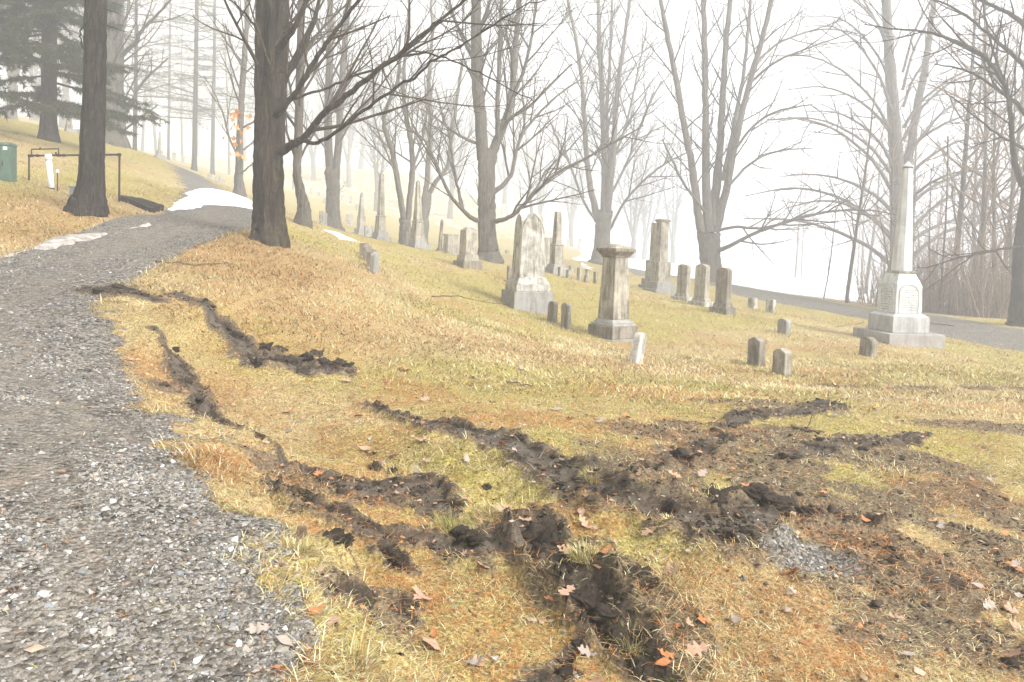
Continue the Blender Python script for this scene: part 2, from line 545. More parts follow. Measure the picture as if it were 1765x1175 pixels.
rut([(1360, 790, .08), (1440, 770, .14), (1520, 765, .12), (1600, 752, .06)], .12, .05, .03)
rut([(570, 905, .06), (583, 930, .07)], .06, .09, .05)
rut([(655, 895, .06), (690, 915, .07)], .06, -.08, .04)
rut([(1440, 960, .04), (1540, 985, .10), (1640, 1010, .08)], .1, .03, .03)
rut([(600, 990, .08), (680, 985, .1)], .1, .03, .02)
rut([(1000, 1055, .05), (920, 1130, .07)], .06, .03, .02)
# looser churned areas: centre pixel, radius x, radius y (metres), strength
CHURN = [(1450, 850, 2.3, 1.5, .55), (1650, 1010, 1.1, 1.0, .55), (1290, 760, 1.5, .85, .62), (1480, 800, 1.3, .7, .5), (1180, 850, .8, .45, .55), (1620, 900, 1.1, .75, .55), (1700, 1080, .6, .55, .6), (1390, 955, .34, .22, .25), (650, 800, .5, .3, .6),
         (1000, 960, .45, .5, .5), (1330, 700, 1.1, .5, .6), (1600, 668, 2.6, .25, .5), (1480, 1040, .5, .45, .4), (1750, 740, 1.4, .35, .45), (860, 900, .5, .22, .6), (640, 1000, .35, .25, .45), (1130, 1060, .3, .35, .6),
         (1760, 960, .7, .5, .5), (470, 770, .5, .2, .35), (330, 660, .35, .5, .45)]
CHURN = [(*ground(u, v), rx, ry, s) for u, v, rx, ry, s in CHURN]
NEEDLES = [(1425, 925, .42, .16, 1), (500, 540, 1.6, 2.2, .6), (430, 450, 1.8, 2.0, .8), (330, 640, .5, 1.2, .6), (340, 800, .25, .5, .8), (1300, 1030, .6, .4, .35), (1400, 1130, .5, .3, .4), (860, 1050, .4, .4, .4), (560, 870, .35, .3, .7), (250, 620, .35, .9, .9),
           (700, 950, .3, .25, .7), (990, 880, .35, .2, .6), (80, 375, 4.5, 2.6, .7), (200, 370, 2.5, 1.5, .55), (700, 560, 3, 1.2, .35), (1000, 620, 3, 1.0, .3)]
NEEDLES = [(*ground(u, v), rx, ry, s) for u, v, rx, ry, s in NEEDLES]


GPATCH = [(*ground(1385, 960), .40, .20, .95)]


def blobs(x, y, L, seed):
    m = np.zeros(x.shape)
    for cx, cy_, rx, ry, s in L:
        q = np.hypot((x - cx) / rx, (y - cy_) / ry)
        m = np.maximum(m, s * sstep(1.25, 0.45, q + 0.5 * (fbm(x * 2.3, y * 2.3, seed) - .5)))
    return m


def surface(x, y):
    """height and cover masks of the finished ground"""
    x, y = np.asarray(x, float), np.asarray(y, float)
    z = base_h(x, y)
    r = np.hypot(x, y)
    near = sstep(34, 9, r)
    wob = fbm(x * 3.1, y * 3.1, 3) - .5
    wob2 = fbm(x * 9, y * 9, 5) - .5
    rag = fbm(x * 2.2, y * 2.2, 8, 5) - .5
    rag2 = fbm(x * 13, y * 13, 9, 3) - .5
    roadl = poly_sd(x, y, ROAD_L) + (rag * .9 + rag2 * .25) * sstep(13, 6, r)
    roadr = poly_sd(x, y, ROAD_R) + wob * .3
    rl, rr = sstep(-.12, .18, roadl), sstep(-.2, .3, roadr)
    mud = np.zeros(x.shape)
    dz = np.zeros(x.shape)
    tot = np.zeros(x.shape)
    floor_ = np.zeros(x.shape)
    for P, dep, bm_ in RUTS:
        d, w = line_d(x, y, P)
        d = d + rag * .30 * np.minimum(1, w / .1) + wob2 * .05 + rag2 * .05
        k = np.maximum(w * .82, .02)
        q = d / k
        inside = np.clip(1 - q * q, 0, 1)
        dz = np.minimum(dz, -dep * inside * np.minimum(1, w / .1)) if dep > 0 else np.maximum(dz, -dep * inside)
        be = bm_ * np.exp(-((q - 1.35) / .38) ** 2) * (0.25 + 1.5 * np.clip(wob2 + wob + .35, 0, 1))
        tot = np.maximum(tot, be)
        mud = np.maximum(mud, sstep(2.1, .7, q + 1.2 * rag2) * (.62 + .38 * sstep(.3, .5, rag + .62 + rag2 * .6)))
        floor_ = np.maximum(floor_, sstep(.75, .3, q + .5 * rag2) * min(1, max(0, dep) / .1))
    ch = blobs(x, y, CHURN, 21)
    chm = np.minimum(.58, ch * 1.2) * sstep(.26, .60, fbm(x * 2.6, y * 3.4, 33, 5) + .12 * ch)
    mud = np.maximum(mud, chm)
    mud = mud * (1 - .75 * rl * (y > 0))
    for P in [RUTS[7][0]]:
        d, w = line_d(x, y, P)
        mud = np.maximum(mud, sstep(1.6, .7, d / w))
    rid = 1 - np.abs(2 * fbm(x * 6, y * 6, 41, 3) - 1)
    fine = fbm(x * 22, y * 22, 43, 2) - .5
    z = z + dz + tot
    z = z + near * mud * (1 - .75 * floor_) * ((rid - .6) * .085 + fine * .05)
    mud = mud + .4 * floor_ * (mud > .3)
    lawn = (1 - rl) * (1 - rr)
    z = z + lawn * (wob * .06 + wob2 * .022)
    z = z + rl * near * ((fbm(x * 5, y * 5, 51) - .5) * .035 + (fbm(x * 1.2, y * 1.2, 52) - .5) * .05)
    need = np.maximum(blobs(x, y, NEEDLES, 61), .55 * sstep(.55, .75, fbm(x * .9, y * .9, 63, 4)))
    green = sstep(.48, .7, fbm(x * .35, y * .35, 71, 4) + .16 * sstep(11, 22, y))
    forest = sstep(-.5, -2.5, roadr) * sstep(20, 23, x + .45 * (y - 24)) * sstep(24, 27, y + .55 * (x - 17)) * sstep(6, 12, x)
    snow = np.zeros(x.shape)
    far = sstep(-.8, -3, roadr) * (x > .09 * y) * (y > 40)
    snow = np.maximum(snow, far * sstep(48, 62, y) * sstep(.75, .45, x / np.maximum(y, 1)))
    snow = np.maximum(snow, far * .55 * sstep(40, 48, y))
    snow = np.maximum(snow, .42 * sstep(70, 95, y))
    forest = forest * (1 - .3 * snow)
    road = np.maximum(np.maximum(rl, rr), blobs(x, y, GPATCH, 425))
    mud = mud * (1 - .8 * blobs(x, y, GPATCH, 425))
    sdr = np.where(roadl > 0, roadl, 0)
    tw_ = (fbm(x * .5, y * .5, 91, 2) - .5) * .5
    track = np.maximum(np.exp(-((sdr - .95 + tw_) / .22) ** 2), np.exp(-((sdr - 2.35 + tw_) / .26) ** 2)) * rl * sstep(.3, .55, fbm(x * .8, y * .8, 93, 3) + .12)
    z = z - .018 * track
    forest = np.maximum(forest * (1 - rl), track)
    shoulder = sstep(0, -.75, roadl) * sstep(13, 8, r) * (x > -3.5)
    z = z - .2 * shoulder * sstep(-2.6, -.9, roadl)
    return z, np.stack([road, mud, snow], -1), np.stack([need * lawn, green * lawn, forest], -1), rl, rr


def graded(a, b, step, lo, hi, g):
    c = list(np.arange(a, b, step))
    s, p = step, c[-1]
    right = []
    while p < hi:
        s *= g
        p += s
        right.append(min(p, hi))
    s, p = step, c[0]
    left = []
    while p > lo:
        s *= g
        p -= s
        left.append(max(p, lo))
    return np.array(left[::-1] + c + right)


gx = graded(-2.8, 4.3, .0265, -250, 250, 1.055)
gy = graded(2.2, 7.4, .0265, -250, 250, 1.042)
GX, GY = np.meshgrid(gx, gy)
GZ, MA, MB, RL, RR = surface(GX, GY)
nx, ny = len(gx), len(gy)
GV = np.stack([GX, GY, GZ], -1).reshape(-1, 3)
idx = np.arange(nx * ny).reshape(ny, nx)
quads = np.stack([idx[:-1, :-1], idx[:-1, 1:], idx[1:, 1:], idx[1:, :-1]], -1).reshape(-1, 4)


def cellmean(M):
    return ((M[:-1, :-1] + M[:-1, 1:] + M[1:, 1:] + M[1:, :-1]) / 4).ravel()


cl, cr_ = cellmean(RL), cellmean(RR)
cm = cellmean(MA[..., 1])
kind = np.zeros(len(quads), int)
kind[cl > .5] = 1
kind[cr_ > .5] = 2
# smooth normals over the whole sheet, shared by the pieces it is cut into
dzx = np.gradient(GZ, gx, axis=1)
dzy = np.gradient(GZ, gy, axis=0)
GN = np.stack([-dzx, -dzy, np.ones_like(GZ)], -1).reshape(-1, 3)
GN /= np.linalg.norm(GN, axis=1, keepdims=True)
for k, nm in ((0, 'ground'), (1, 'gravel_road'), (2, 'dirt_road')):
    q = quads[kind == k]
    used, inv = np.unique(q, return_inverse=True)
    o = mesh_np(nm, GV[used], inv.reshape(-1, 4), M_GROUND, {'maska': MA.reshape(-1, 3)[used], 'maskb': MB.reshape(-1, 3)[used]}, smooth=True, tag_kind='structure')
    o.data.normals_split_custom_set_from_vertices(GN[used].tolist())


def H(x, y):
    return float(surface(np.array([x]), np.array([y]))[0][0])


def Hb(x, y):
    return float(base_h(np.array([x]), np.array([y]))[0])

#@@PART2
# ------------------------------------------------------------------ monuments
def add_frustum(bm, z0, z1, a, b, off=(0, 0), bev=0.012):
    """tapered block: a, b = (x, y) size at bottom and top"""
    vs = []
    for z, (sx, sy) in ((z0, a), (z1, b)):
        for px, py in ((-1, -1), (1, -1), (1, 1), (-1, 1)):
            vs.append(bm.verts.new((off[0] + px * sx / 2, off[1] + py * sy / 2, z)))
    fs = [(3, 2, 1, 0), (4, 5, 6, 7), (0, 1, 5, 4), (1, 2, 6, 5), (2, 3, 7, 6), (3, 0, 4, 7)]
    faces = [bm.faces.new([vs[i] for i in f]) for f in fs]
    if bev:
        es = {e for f in faces for e in f.edges}
        bmesh.ops.bevel(bm, geom=list(es), offset=bev, segments=2, affect='EDGES', profile=0.6)


def block(parent, name, mat, z0, z1, a, b=None, bev=0.012, label=None):
    if isinstance(a, (int, float)):
        a = (a, a)
    if b is None:
        b = a
    if isinstance(b, (int, float)):
        b = (b, b)
    bm = bmesh.new()
    add_frustum(bm, z0, z1, a, b, bev=bev)
    return bm_obj(name, bm, mat, parent)


def prism(parent, name, mat, prof, t, bev=0.008, z=0.0):
    """outline prof (x, z) extruded to thickness t along y"""
    bm = bmesh.new()
    f = [bm.verts.new((x, -t / 2, z + zz)) for x, zz in prof]
    b = [bm.verts.new((x, t / 2, z + zz)) for x, zz in prof]
    bm.faces.new(f)
    bm.faces.new(b[::-1])
    n = len(f)
    for i in range(n):
        j = (i + 1) % n
        bm.faces.new((f[j], f[i], b[i], b[j]))
    bmesh.ops.recalc_face_normals(bm, faces=bm.faces)
    if bev:
        es = [e for e in bm.edges if len(e.link_faces) == 2 and e.calc_face_angle(0) > 0.6]
        bmesh.ops.bevel(bm, geom=es, offset=bev, segments=2, affect='EDGES')
    return bm_obj(name, bm, mat, parent)


def arch(w, h, rise, kind='seg', n=10, top=None):
    """headstone outline: foot at z=0"""
    top = top or w
    P = [(-w / 2, 0), (w / 2, 0), (top / 2, h - rise)]
    for i in range(1, n):
        t = i / n
        x = top / 2 * math.cos(math.pi * t)
        if kind == 'seg':
            zz = h - rise + rise * math.sin(math.pi * t)
        elif kind == 'gable':
            zz = h - rise + rise * (1 - abs(2 * t - 1))
            x = top / 2 * (1 - 2 * t)
        else:
            zz = h - rise + rise * (1 - abs(math.cos(math.pi * t)) ** 1.6)
        P.append((x, zz))
    P.append((-top / 2, h - rise))
    return P


def cross_gable(parent, name, mat, w, wt, spring, rise, n=18):
    """four-sided shaft whose faces each end in a pointed arch"""
    bm = bmesh.new()

    def pa(t):
        t = min(1, abs(t))
        return rise * math.sqrt(max(0.0, 1 - t ** 1.35)) if t < 1 else 0.0
    top = [[None] * (n + 1) for _ in range(n + 1)]
    for i in range(n + 1):
        for j in range(n + 1):
            a, b = -1 + 2 * i / n, -1 + 2 * j / n
            z = spring + max(pa(a), pa(b))
            top[i][j] = bm.verts.new((a * wt / 2, b * wt / 2, z))
    for i in range(n):
        for j in range(n):
            bm.faces.new((top[i][j], top[i + 1][j], top[i + 1][j + 1], top[i][j + 1]))
    for sx in range(4):
        for k in range(n):
            if sx == 0:
                p, q = top[k][0], top[k + 1][0]
            elif sx == 1:
                p, q = top[n][k], top[n][k + 1]
            elif sx == 2:
                p, q = top[n - k][n], top[n - k - 1][n]
            else:
                p, q = top[0][n - k], top[0][n - k - 1]
            s = w / wt
            p0 = bm.verts.new((p.co.x * s, p.co.y * s, 0))
            q0 = bm.verts.new((q.co.x * s, q.co.y * s, 0))
            bm.faces.new((p0, q0, q, p))
    bmesh.ops.remove_doubles(bm, verts=bm.verts, dist=1e-4)
    bmesh.ops.recalc_face_normals(bm, faces=bm.faces)
    o = bm_obj(name, bm, mat, parent)
    return o


BASES = []


def stand(u, v, d, rot, name, label, cat, group=None, sink=0.03, tilt=(0, 0)):
    x, y = xy(u, v, d) if d else ground(u, v)
    az = math.degrees(math.atan2(x, y))
    BASES.append((x, y))
    o = empty(name, (x, y, Hb(x, y) - sink), math.radians(rot - az), math.radians(tilt[0]), math.radians(tilt[1]))
    tag(o, label, cat, group)
    return o, y / F      # metres per photo pixel here


def obelisk(u, v, d, rot, label, mat, bmat, base, second, die, shaft, name='obelisk_monument', cap=None, tip=True, tilt=(0, 0), mould=True):
    """every entry: (width px, height px[, top width px])"""
    o, s = stand(u, v, d, rot, name, label, 'monument', tilt=tilt)
    k = s
    z = 0.0
    block(o, 'base', bmat, -.15, base[1] * k, base[0] * k)
    z = base[1] * k
    if second:
        block(o, 'plinth', bmat, z, z + second[1] * k, second[0] * k, (second[2] if len(second) > 2 else second[0]) * k)
        z += second[1] * k
    dw = die[0] * k
    dt = (die[2] if len(die) > 2 else die[0]) * k
    dd = block(o, 'die', mat, z, z + die[1] * k, dw, dt)
    z += die[1] * k
    if mould:
        m = dt * 1.12
        block(o, 'moulding', mat, z, z + 2.2 * k, dt * .98, m, .006)
        z += 2.2 * k
        block(o, 'collar', mat, z, z + 1.6 * k, m, shaft[0] * k * 1.08, .006)
        z += 1.6 * k
    h = shaft[1] * k
    block(o, 'shaft', mat, z, z + h, shaft[0] * k, shaft[2] * k, .01)
    z += h
    if tip:
        block(o, 'tip', mat, z, z + shaft[2] * k * tip, shaft[2] * k, .03, .004)
    if cap:
        cw = cap[0] * k
        block(o, 'cap', mat, z, z + cap[1] * .55 * k, shaft[2] * k * 1.05, cw, .012)
        block(o, 'cap_top', mat, z + cap[1] * .55 * k, z + cap[1] * k, cw * 1.02, cw * .8, .015)
    return o


# pointed white tablet
o, s = stand(908, 528, 18.3, 20, 'gothic_monument', 'tall white marble monument with pointed arched top on a grey block base', 'monument')
block(o, 'base', M_GREY, -.12, .46, 1.02, 1.0, .02)
block(o, 'plinth', M_MARBLE, .462, .62, .86, .86, .012)
block(o, 'plinth_slope', M_MARBLE, .622, .80, .85, .66, .02)
sh = cross_gable(o, 'shaft', M_MARBLE, .63, .57, 1.08, .44)
sh.location.z = .80
for sx in (-1, 1):
    pr = prism(o, 'arch_rib', M_MARBLE, [(sx * .285, 1.05), (sx * .285, 1.09), (sx * .22, 1.30), (sx * .12, 1.44), (0, 1.535), (0, 1.50), (sx * .11, 1.41), (sx * .2, 1.28), (sx * .262, 1.08)], .03, .004, .80)
    pr.location.y = -.285
# capped column
o, s = stand(1056, 578, 16.0, 44, 'column_monument', 'weathered tapering square column with heavy moulded cap beside the small leaning white marker', 'monument')
block(o, 'slab', M_GREY, -.12, .05, .98, .97, .012)
block(o, 'base', M_DARKST, .052, .31, .76, .75, .015)
block(o, 'step', M_GREY, .312, .36, .70, .67, .015)
block(o, 'step', M_GREY, .362, .45, .62, .50, .02)
block(o, 'shaft', M_LIME, .452, 1.74, .475, .385, .014)
block(o, 'cap_moulding', M_DARKST, 1.742, 1.79, .41, .45, .012)
block(o, 'cap_moulding', M_DARKST, 1.79, 1.87, .45, .57, .02)
block(o, 'cap', M_DARKST, 1.87, 1.945, .60, .60, .02)
bmx = bmesh.new()
add_frustum(bmx, 1.946, 2.04, (.58, .58), (.12, .12), bev=.01)
bm_obj('cap_roof', bmx, M_LIME, o)


# tall white obelisk with arched inscription panels
o, s = stand(1546, 590, 19.0, 36, 'obelisk_monument', 'tall slender white marble obelisk with arched inscription panels on a two step granite base', 'monument')
block(o, 'base', M_PINK, -.2, .34, 1.50, 1.49, .02)
block(o, 'plinth', M_MARBLE3, .342, .74, 1.0, .99, .015)
block(o, 'plinth_top', M_MARBLE2, .742, .80, .97, .80, .015)
block(o, 'die', M_MARBLE2, .802, 1.52, .735, .70, .015)
block(o, 'shoulder', M_MARBLE2, 1.522, 1.80, .70, .46, .02)
block(o, 'collar', M_LIME, 1.802, 1.86, .49, .49, .02)


def octa(parent, name, mat, z0, z1, w0, w1, cham=.27):
    bm = bmesh.new()
    rings = []
    for z, w in ((z0, w0), (z1, w1)):
        h, c = w / 2, w / 2 * (1 - 2 * cham)
        rings.append([bm.verts.new((x, y, z)) for x, y in ((-c, -h), (c, -h), (h, -c), (h, c), (c, h), (-c, h), (-h, c), (-h, -c))])
    for i in range(8):
        bm.faces.new((rings[0][i], rings[0][(i + 1) % 8], rings[1][(i + 1) % 8], rings[1][i]))
    bm.faces.new(rings[1])
    bm.faces.new(rings[0][::-1])
    bmesh.ops.bevel(bm, geom=list(bm.edges), offset=.006, segments=1, affect='EDGES')
    return bm_obj(name, bm, mat, parent)


octa(o, 'shaft', M_MARBLE2, 1.862, 4.42, .45, .225)
octa(o, 'band', M_LIME, 4.42, 4.46, .24, .25)
octa(o, 'tip', M_MARBLE2, 4.462, 4.60, .26, .02)
r_ = random.Random(3)
for face in range(4):
    ang = face * math.pi / 2
    pan = empty('panel', (0, 0, 0))
    bm = bmesh.new()
    # raised arch moulding round a panel
    pts = [(-.28, .82), (-.28, 1.32)] + [(-.28 * math.cos(math.pi * i / 10), 1.32 + .24 * math.sin(math.pi * i / 10)) for i in range(1, 10)] + [(.28, 1.32), (.28, .82)]
    rings = []
    for i, (x, z) in enumerate(pts):
        cx, cz = (x * .87, z - (.035 if z > 1.33 else 0))
        yy = -.382 + (.0 if z < 1.52 else 0.0)
        rings.append([bm.verts.new((x, yy + .05, z)), bm.verts.new((x, yy, z)), bm.verts.new((cx, yy, cz)), bm.verts.new((cx, yy + .05, cz))])
    for a, b in zip(rings[:-1], rings[1:]):
        for j in range(3):
            bm.faces.new((a[j], a[j + 1], b[j + 1], b[j]))
    bmesh.ops.recalc_face_normals(bm, faces=bm.faces)
    bpy.data.objects.remove(pan)
    pan = bm_obj('panel', bm, M_MARBLE2, o)
    pan.rotation_euler.z = ang
    bm = bmesh.new()
    prof = [(-.25, .83), (.25, .83), (.25, 1.31)] + [(.25 * math.cos(math.pi * i / 10), 1.31 + .2 * math.sin(math.pi * i / 10)) for i in range(1, 10)] + [(-.25, 1.31)]
    f0 = [bm.verts.new((x, -.371, z)) for x, z in prof]
    f1 = [bm.verts.new((x, -.30, z)) for x, z in prof]
    bm.faces.new(f0)
    for i in range(len(f0)):
        bm.faces.new((f0[i], f1[i], f1[(i + 1) % len(f0)], f0[(i + 1) % len(f0)]))
    bmesh.ops.recalc_face_normals(bm, faces=bm.faces)
    fd = bm_obj('panel_field', bm, M_MARBLE2, pan)
    # worn, unreadable cut lines
    bm = bmesh.new()
    zc = 1.40
    while zc > .88:
        x = -.2
        while x < .19:
            w = r_.uniform(.012, .05)
            if r_.random() < .8:
                add_frustum(bm, zc - r_.uniform(.012, .02), zc + .004, (w, .006), (w, .006), (x + w / 2, -.373), 0)
            x += w + r_.uniform(.006, .02)
        zc -= .062
    wl = bm_obj('worn_lettering', bm, M_GREY, pan)
    wl['kind'] = 'stuff'

# other big monuments (sizes in photo pixels at their distance)
obelisk(655, 419, 35, 30, 'tall pale obelisk with flat top on a broad block base among the back trees', M_LIME, M_GREY, (28, 12.5), (21, 9, 19), (15.5, 25, 12.5), (10, 70, 6.2), tip=.4)
obelisk(720, 424, 28, 32, 'leaning grey obelisk with tapered pedestal on a tilted slab by the forked tree', M_LIME, M_GREY, (33, 7), (24, 9.5, 22), (20, 28, 14), (12, 66, 5.5), tilt=(0, -1.5), tip=.5)
obelisk(622, 407, 46, 30, 'short sharply pointed obelisk on a stepped base far up the lawn', M_LIME, M_GREY, (23, 8), (17, 7), (12, 22, 10), (8.5, 38, 3.8), mould=False, tip=.8)
obelisk(958, 470, 28, 34, 'blunt obelisk standing on a corniced pedestal behind the white pointed monument', M_LIME, M_GREY, (30, 13), (24, 6, 21), (17, 31, 16), (12.5, 55, 8.5), tip=False)
o = obelisk(1137, 503, 29, 34, 'pale square column with flat flared cap on a large stepped pedestal', M_LIME, M_GREY, (43, 9), (36, 12), (25, 35, 25), (17, 67, 15), name='column_monument', cap=(21, 6), tip=False, mould=False)
obelisk(1128, 494, 32, 34, 'flat topped square column without a cap half hidden behind the capped column', M_LIME, M_DARKST, (40, 9), (33, 11), (24, 32, 24), (16, 64, 14), name='column_monument', tip=False, mould=False)
o, s = stand(806, 459, 24, 30, 'block_monument', 'squat grey block monument with hipped top at the foot of the large bare maple', 'monument')
block(o, 'base', M_DARKST, -.1, .24, .70, .69)
block(o, 'plinth', M_LIME, .242, .44, .54, .48, .02)
block(o, 'die', M_LIME, .442, 1.2, .42, .39, .012)
block(o, 'hipped_top', M_LIME, 1.202, 1.30, .40, .2, .012)
o, s = stand(777, 417, 42, 25, 'block_monument', 'faint block monument on a plinth in the mist beyond the maple', 'monument')
block(o, 'base', M_GREY, -.1, .2, 1.0, 1.0)
block(o, 'die', M_LIME, .202, 1.15, .66, .60)
block(o, 'top_slab', M_LIME, 1.152, 1.25, .68, .66)
obelisk(758, 424, 30, 30, 'very slim leaning obelisk on a small base beyond the maple', M_LIME, M_GREY, (12, 5), None, (8, 4, 7), (5.5, 46, 4), mould=False, tilt=(0, 3), tip=.8)
obelisk(908, 388, 60, 30, 'misty white obelisk rising behind the pointed white monument', M_MARBLE, M_GREY, (20, 8), None, (13, 14, 12), (8, 42, 5), tip=.8)
o, s = stand(941, 455, 33, 34, 'block_monument', 'plain upright grey block half hidden behind the pointed white monument', 'monument')
block(o, 'base', M_GREY, -.1, .3, .8, .8)
block(o, 'die', M_LIME, .302, 1.55, .5, .46)


def tablet(u, v, d, rot, w, h, t, label, mat, bmat=None, rise=.12, kind='seg', base=None, tilt=(0, 0), name='headstone', group=None, steps=1, cat='headstone', sink=.04):
    """headstone: sizes in photo pixels"""
    o, s = stand(u, v, d, rot, name, label, cat, group, sink, tilt)
    z = 0
    if base:
        z = base[2] * s
        block(o, 'base', bmat or mat, -.1, z, (base[0] * s, base[1] * s))
        if steps > 1:
            z2 = z + base[2] * .6 * s
            block(o, 'plinth', mat, z, z2, (w * 1.25 * s, t * 1.5 * s), (w * 1.12 * s, t * 1.25 * s))
            z = z2
    prism(o, 'stone', mat, arch(w * s, h * s - z + (.0 if base else .12), rise * h * s, kind), t * s, .008, z - (0 if base else .12))
    return o


# the three dated tablets in a row
tablet(1177, 517, 25.0, -38, 21, 65, 11, 'arched tablet on the far end of a shared pale kerb base', M_LIME, M_MARBLE, .07, base=(34, 24, 9), steps=2)
tablet(1208, 528, 23.3, -38, 23, 74, 12, 'arched tablet with bright edge in the middle of the row of three', M_LIME, M_MARBLE, .07, base=(36, 26, 10), steps=2)
tablet(1245, 540, 21.2, -36, 24, 82, 13, 'brown arched tablet on its own dark base ending the row of three', M_DARKST, M_DARKST, .08, base=(36, 28, 13), steps=2)
tablet(881, 461, 22.5, 28, 13, 31, 7, 'small plain tablet on a base between the maple and the pointed white monument', M_LIME, M_GREY, .02, base=(22, 16, 6))
# small stones on the lawn
tablet(951, 557, 17.0, -60, 20, 39, 9, 'small dark arched footstone nearer the block base of the pointed monument', M_DARKST, rise=.16, tilt=(-3, 0), name='footstone')
tablet(975, 566, 16.5, -58, 21, 47, 9, 'narrow arched footstone standing between the pointed monument and the capped column', M_LIME, rise=.14, name='footstone')
tablet(1094, 641, 11.7, 62, 26, 60, 13, 'small white marker leaning sharply to one side in front of the capped column', M_MARBLE, rise=.18, tilt=(0, 17), name='footstone')
tablet(1303, 627, 13.0, -42, 26, 54, 17, 'dark pointed little headstone standing on a flat slab', M_DARKST, M_GREY, rise=.13, kind='gable', base=(46, 44, 3))
tablet(1347, 646, 12.0, -42, 28, 51, 18, 'pale pointed little headstone beside the dark pointed one', M_LIME, rise=.15, kind='gable')
tablet(1351, 574, 18.0, -42, 20, 28, 12, 'squat grey headstone with low arched top alone between lawn and obelisk', M_GREY, rise=.2)
tablet(1496, 614, 15.0, -44, 27, 36, 14, 'small round topped headstone standing in front of the tall obelisk base', M_LIME, rise=.3)
tablet(1297, 532, 25.0, -40, 15, 21, 9, 'small pale square footstone farther from the obelisk near the dirt road', M_MARBLE, rise=.02, name='footstone')
tablet(1328, 541, 24.0, -40, 15, 25, 9, 'small pale square footstone nearer the obelisk near the dirt road', M_MARBLE, rise=.02, name='footstone')
for u, v, h in ((965, 476, 18), (979, 480, 17), (984, 469, 13), (998, 483, 24), (1010, 487, 15), (1012, 476, 14), (1026, 489, 23)):
    tablet(u, v, 0, -50, 8, h, 5, 'small narrow marker in the double row behind the capped column', M_LIME, rise=.04, name='footstone', group='double row of small markers')
for u, v, h in ((860, 434, 7), (874, 437, 7)):
    tablet(u, v, 0, -50, 7, h, 5, 'tiny low marker on the grass right of the maple trunk', M_LIME, rise=.04, name='footstone', group='tiny markers by the maple')
for i, (u, v, d, h, lab) in enumerate(((645, 466, 15.2, 38, 'pale edge on leaning headstone at the near end of the tight row'), (640, 456, 16.0, 34, 'grey headstone second in the tight leaning row'), (633, 448, 17.0, 30, 'grey headstone third in the tight leaning row'), (628, 443, 18.2, 26, 'grey headstone at the far end of the tight leaning row'))):
    tablet(u, v, d, 72, 30, h, 7, lab, M_GREY if i == 0 else M_DARKST, rise=.05, tilt=(4 - 2 * i, -10 + 3 * i))
tablet(554, 398, 30.0, 60, 12, 26, 4, 'thin upright tablet left of the twin stemmed tree', M_LIME, rise=.05)
tablet(559, 398, 31.0, 60, 12, 24, 4, 'second thin tablet close beside the twin stemmed tree', M_GREY, rise=.05)
tablet(602, 388, 58.0, 10, 11, 19, 4, 'bright white tablet on the misty lawn left of the pointed obelisk', M_MARBLE, rise=.12)
tablet(635, 405, 40.0, 20, 14, 24, 7, 'white topped block stone just behind the pointed obelisk', M_MARBLE, rise=.02, base=(20, 14, 6))
# faint stones on the hills
FAR = [(135, 226, 37, 14, 18), (126, 222, 40, 8, 12), (345, 297, 46, 8, 18), (362, 300, 46, 9, 22), (377, 301, 45, 9, 24), (385, 303, 44, 7, 20), (300, 272, 60, 6, 16), (316, 275, 62, 6, 14),
       (536, 352, 72, 5, 10), (548, 356, 70, 5, 10), (573, 352, 74, 4, 10), (590, 352, 74, 4, 10), (604, 358, 70, 4, 14), (660, 370, 72, 6, 10), (690, 372, 75, 5, 9), (868, 368, 88, 7, 22), (886, 366, 92, 6, 16), (800, 372, 85, 6, 12),
       (822, 380, 76, 6, 11), (1000, 402, 75, 5, 20), (1030, 408, 70, 6, 18), (1068, 405, 80, 5, 16), (980, 395, 85, 5, 14), (1095, 420, 72, 6, 18), (935, 385, 90, 5, 15), (745, 378, 82, 5, 12), (615, 375, 62, 6, 12), (560, 372, 60, 6, 11)]
for u, v, d, w, h in FAR:
    d = d * (1.4 if d > 55 else 1.1)
    tablet(u, v, d, rng.uniform(-30, 40), w, h, w * .5, 'faint headstone on the misty hillside', M_MARBLE if rng.random() < .6 else M_LIME, rise=.08, group='faint headstones on the misty hillside', sink=.1)
obelisk(119, 232, 36, 20, 'pointed obelisk on the bank above the pipe frame', M_LIME, M_GREY, (12, 6), None, (10, 8, 9), (7.5, 27, 4), mould=False, tip=1.2)
obelisk(275, 272, 62, 20, 'ghostly obelisk in the mist beyond the upper road', M_LIME, M_GREY, (14, 6), None, (9, 8, 8), (5, 30, 2.5), mould=False, tip=1.2)

# ------------------------------------------------------------------ pipes, cabinet, timbers on the left bank


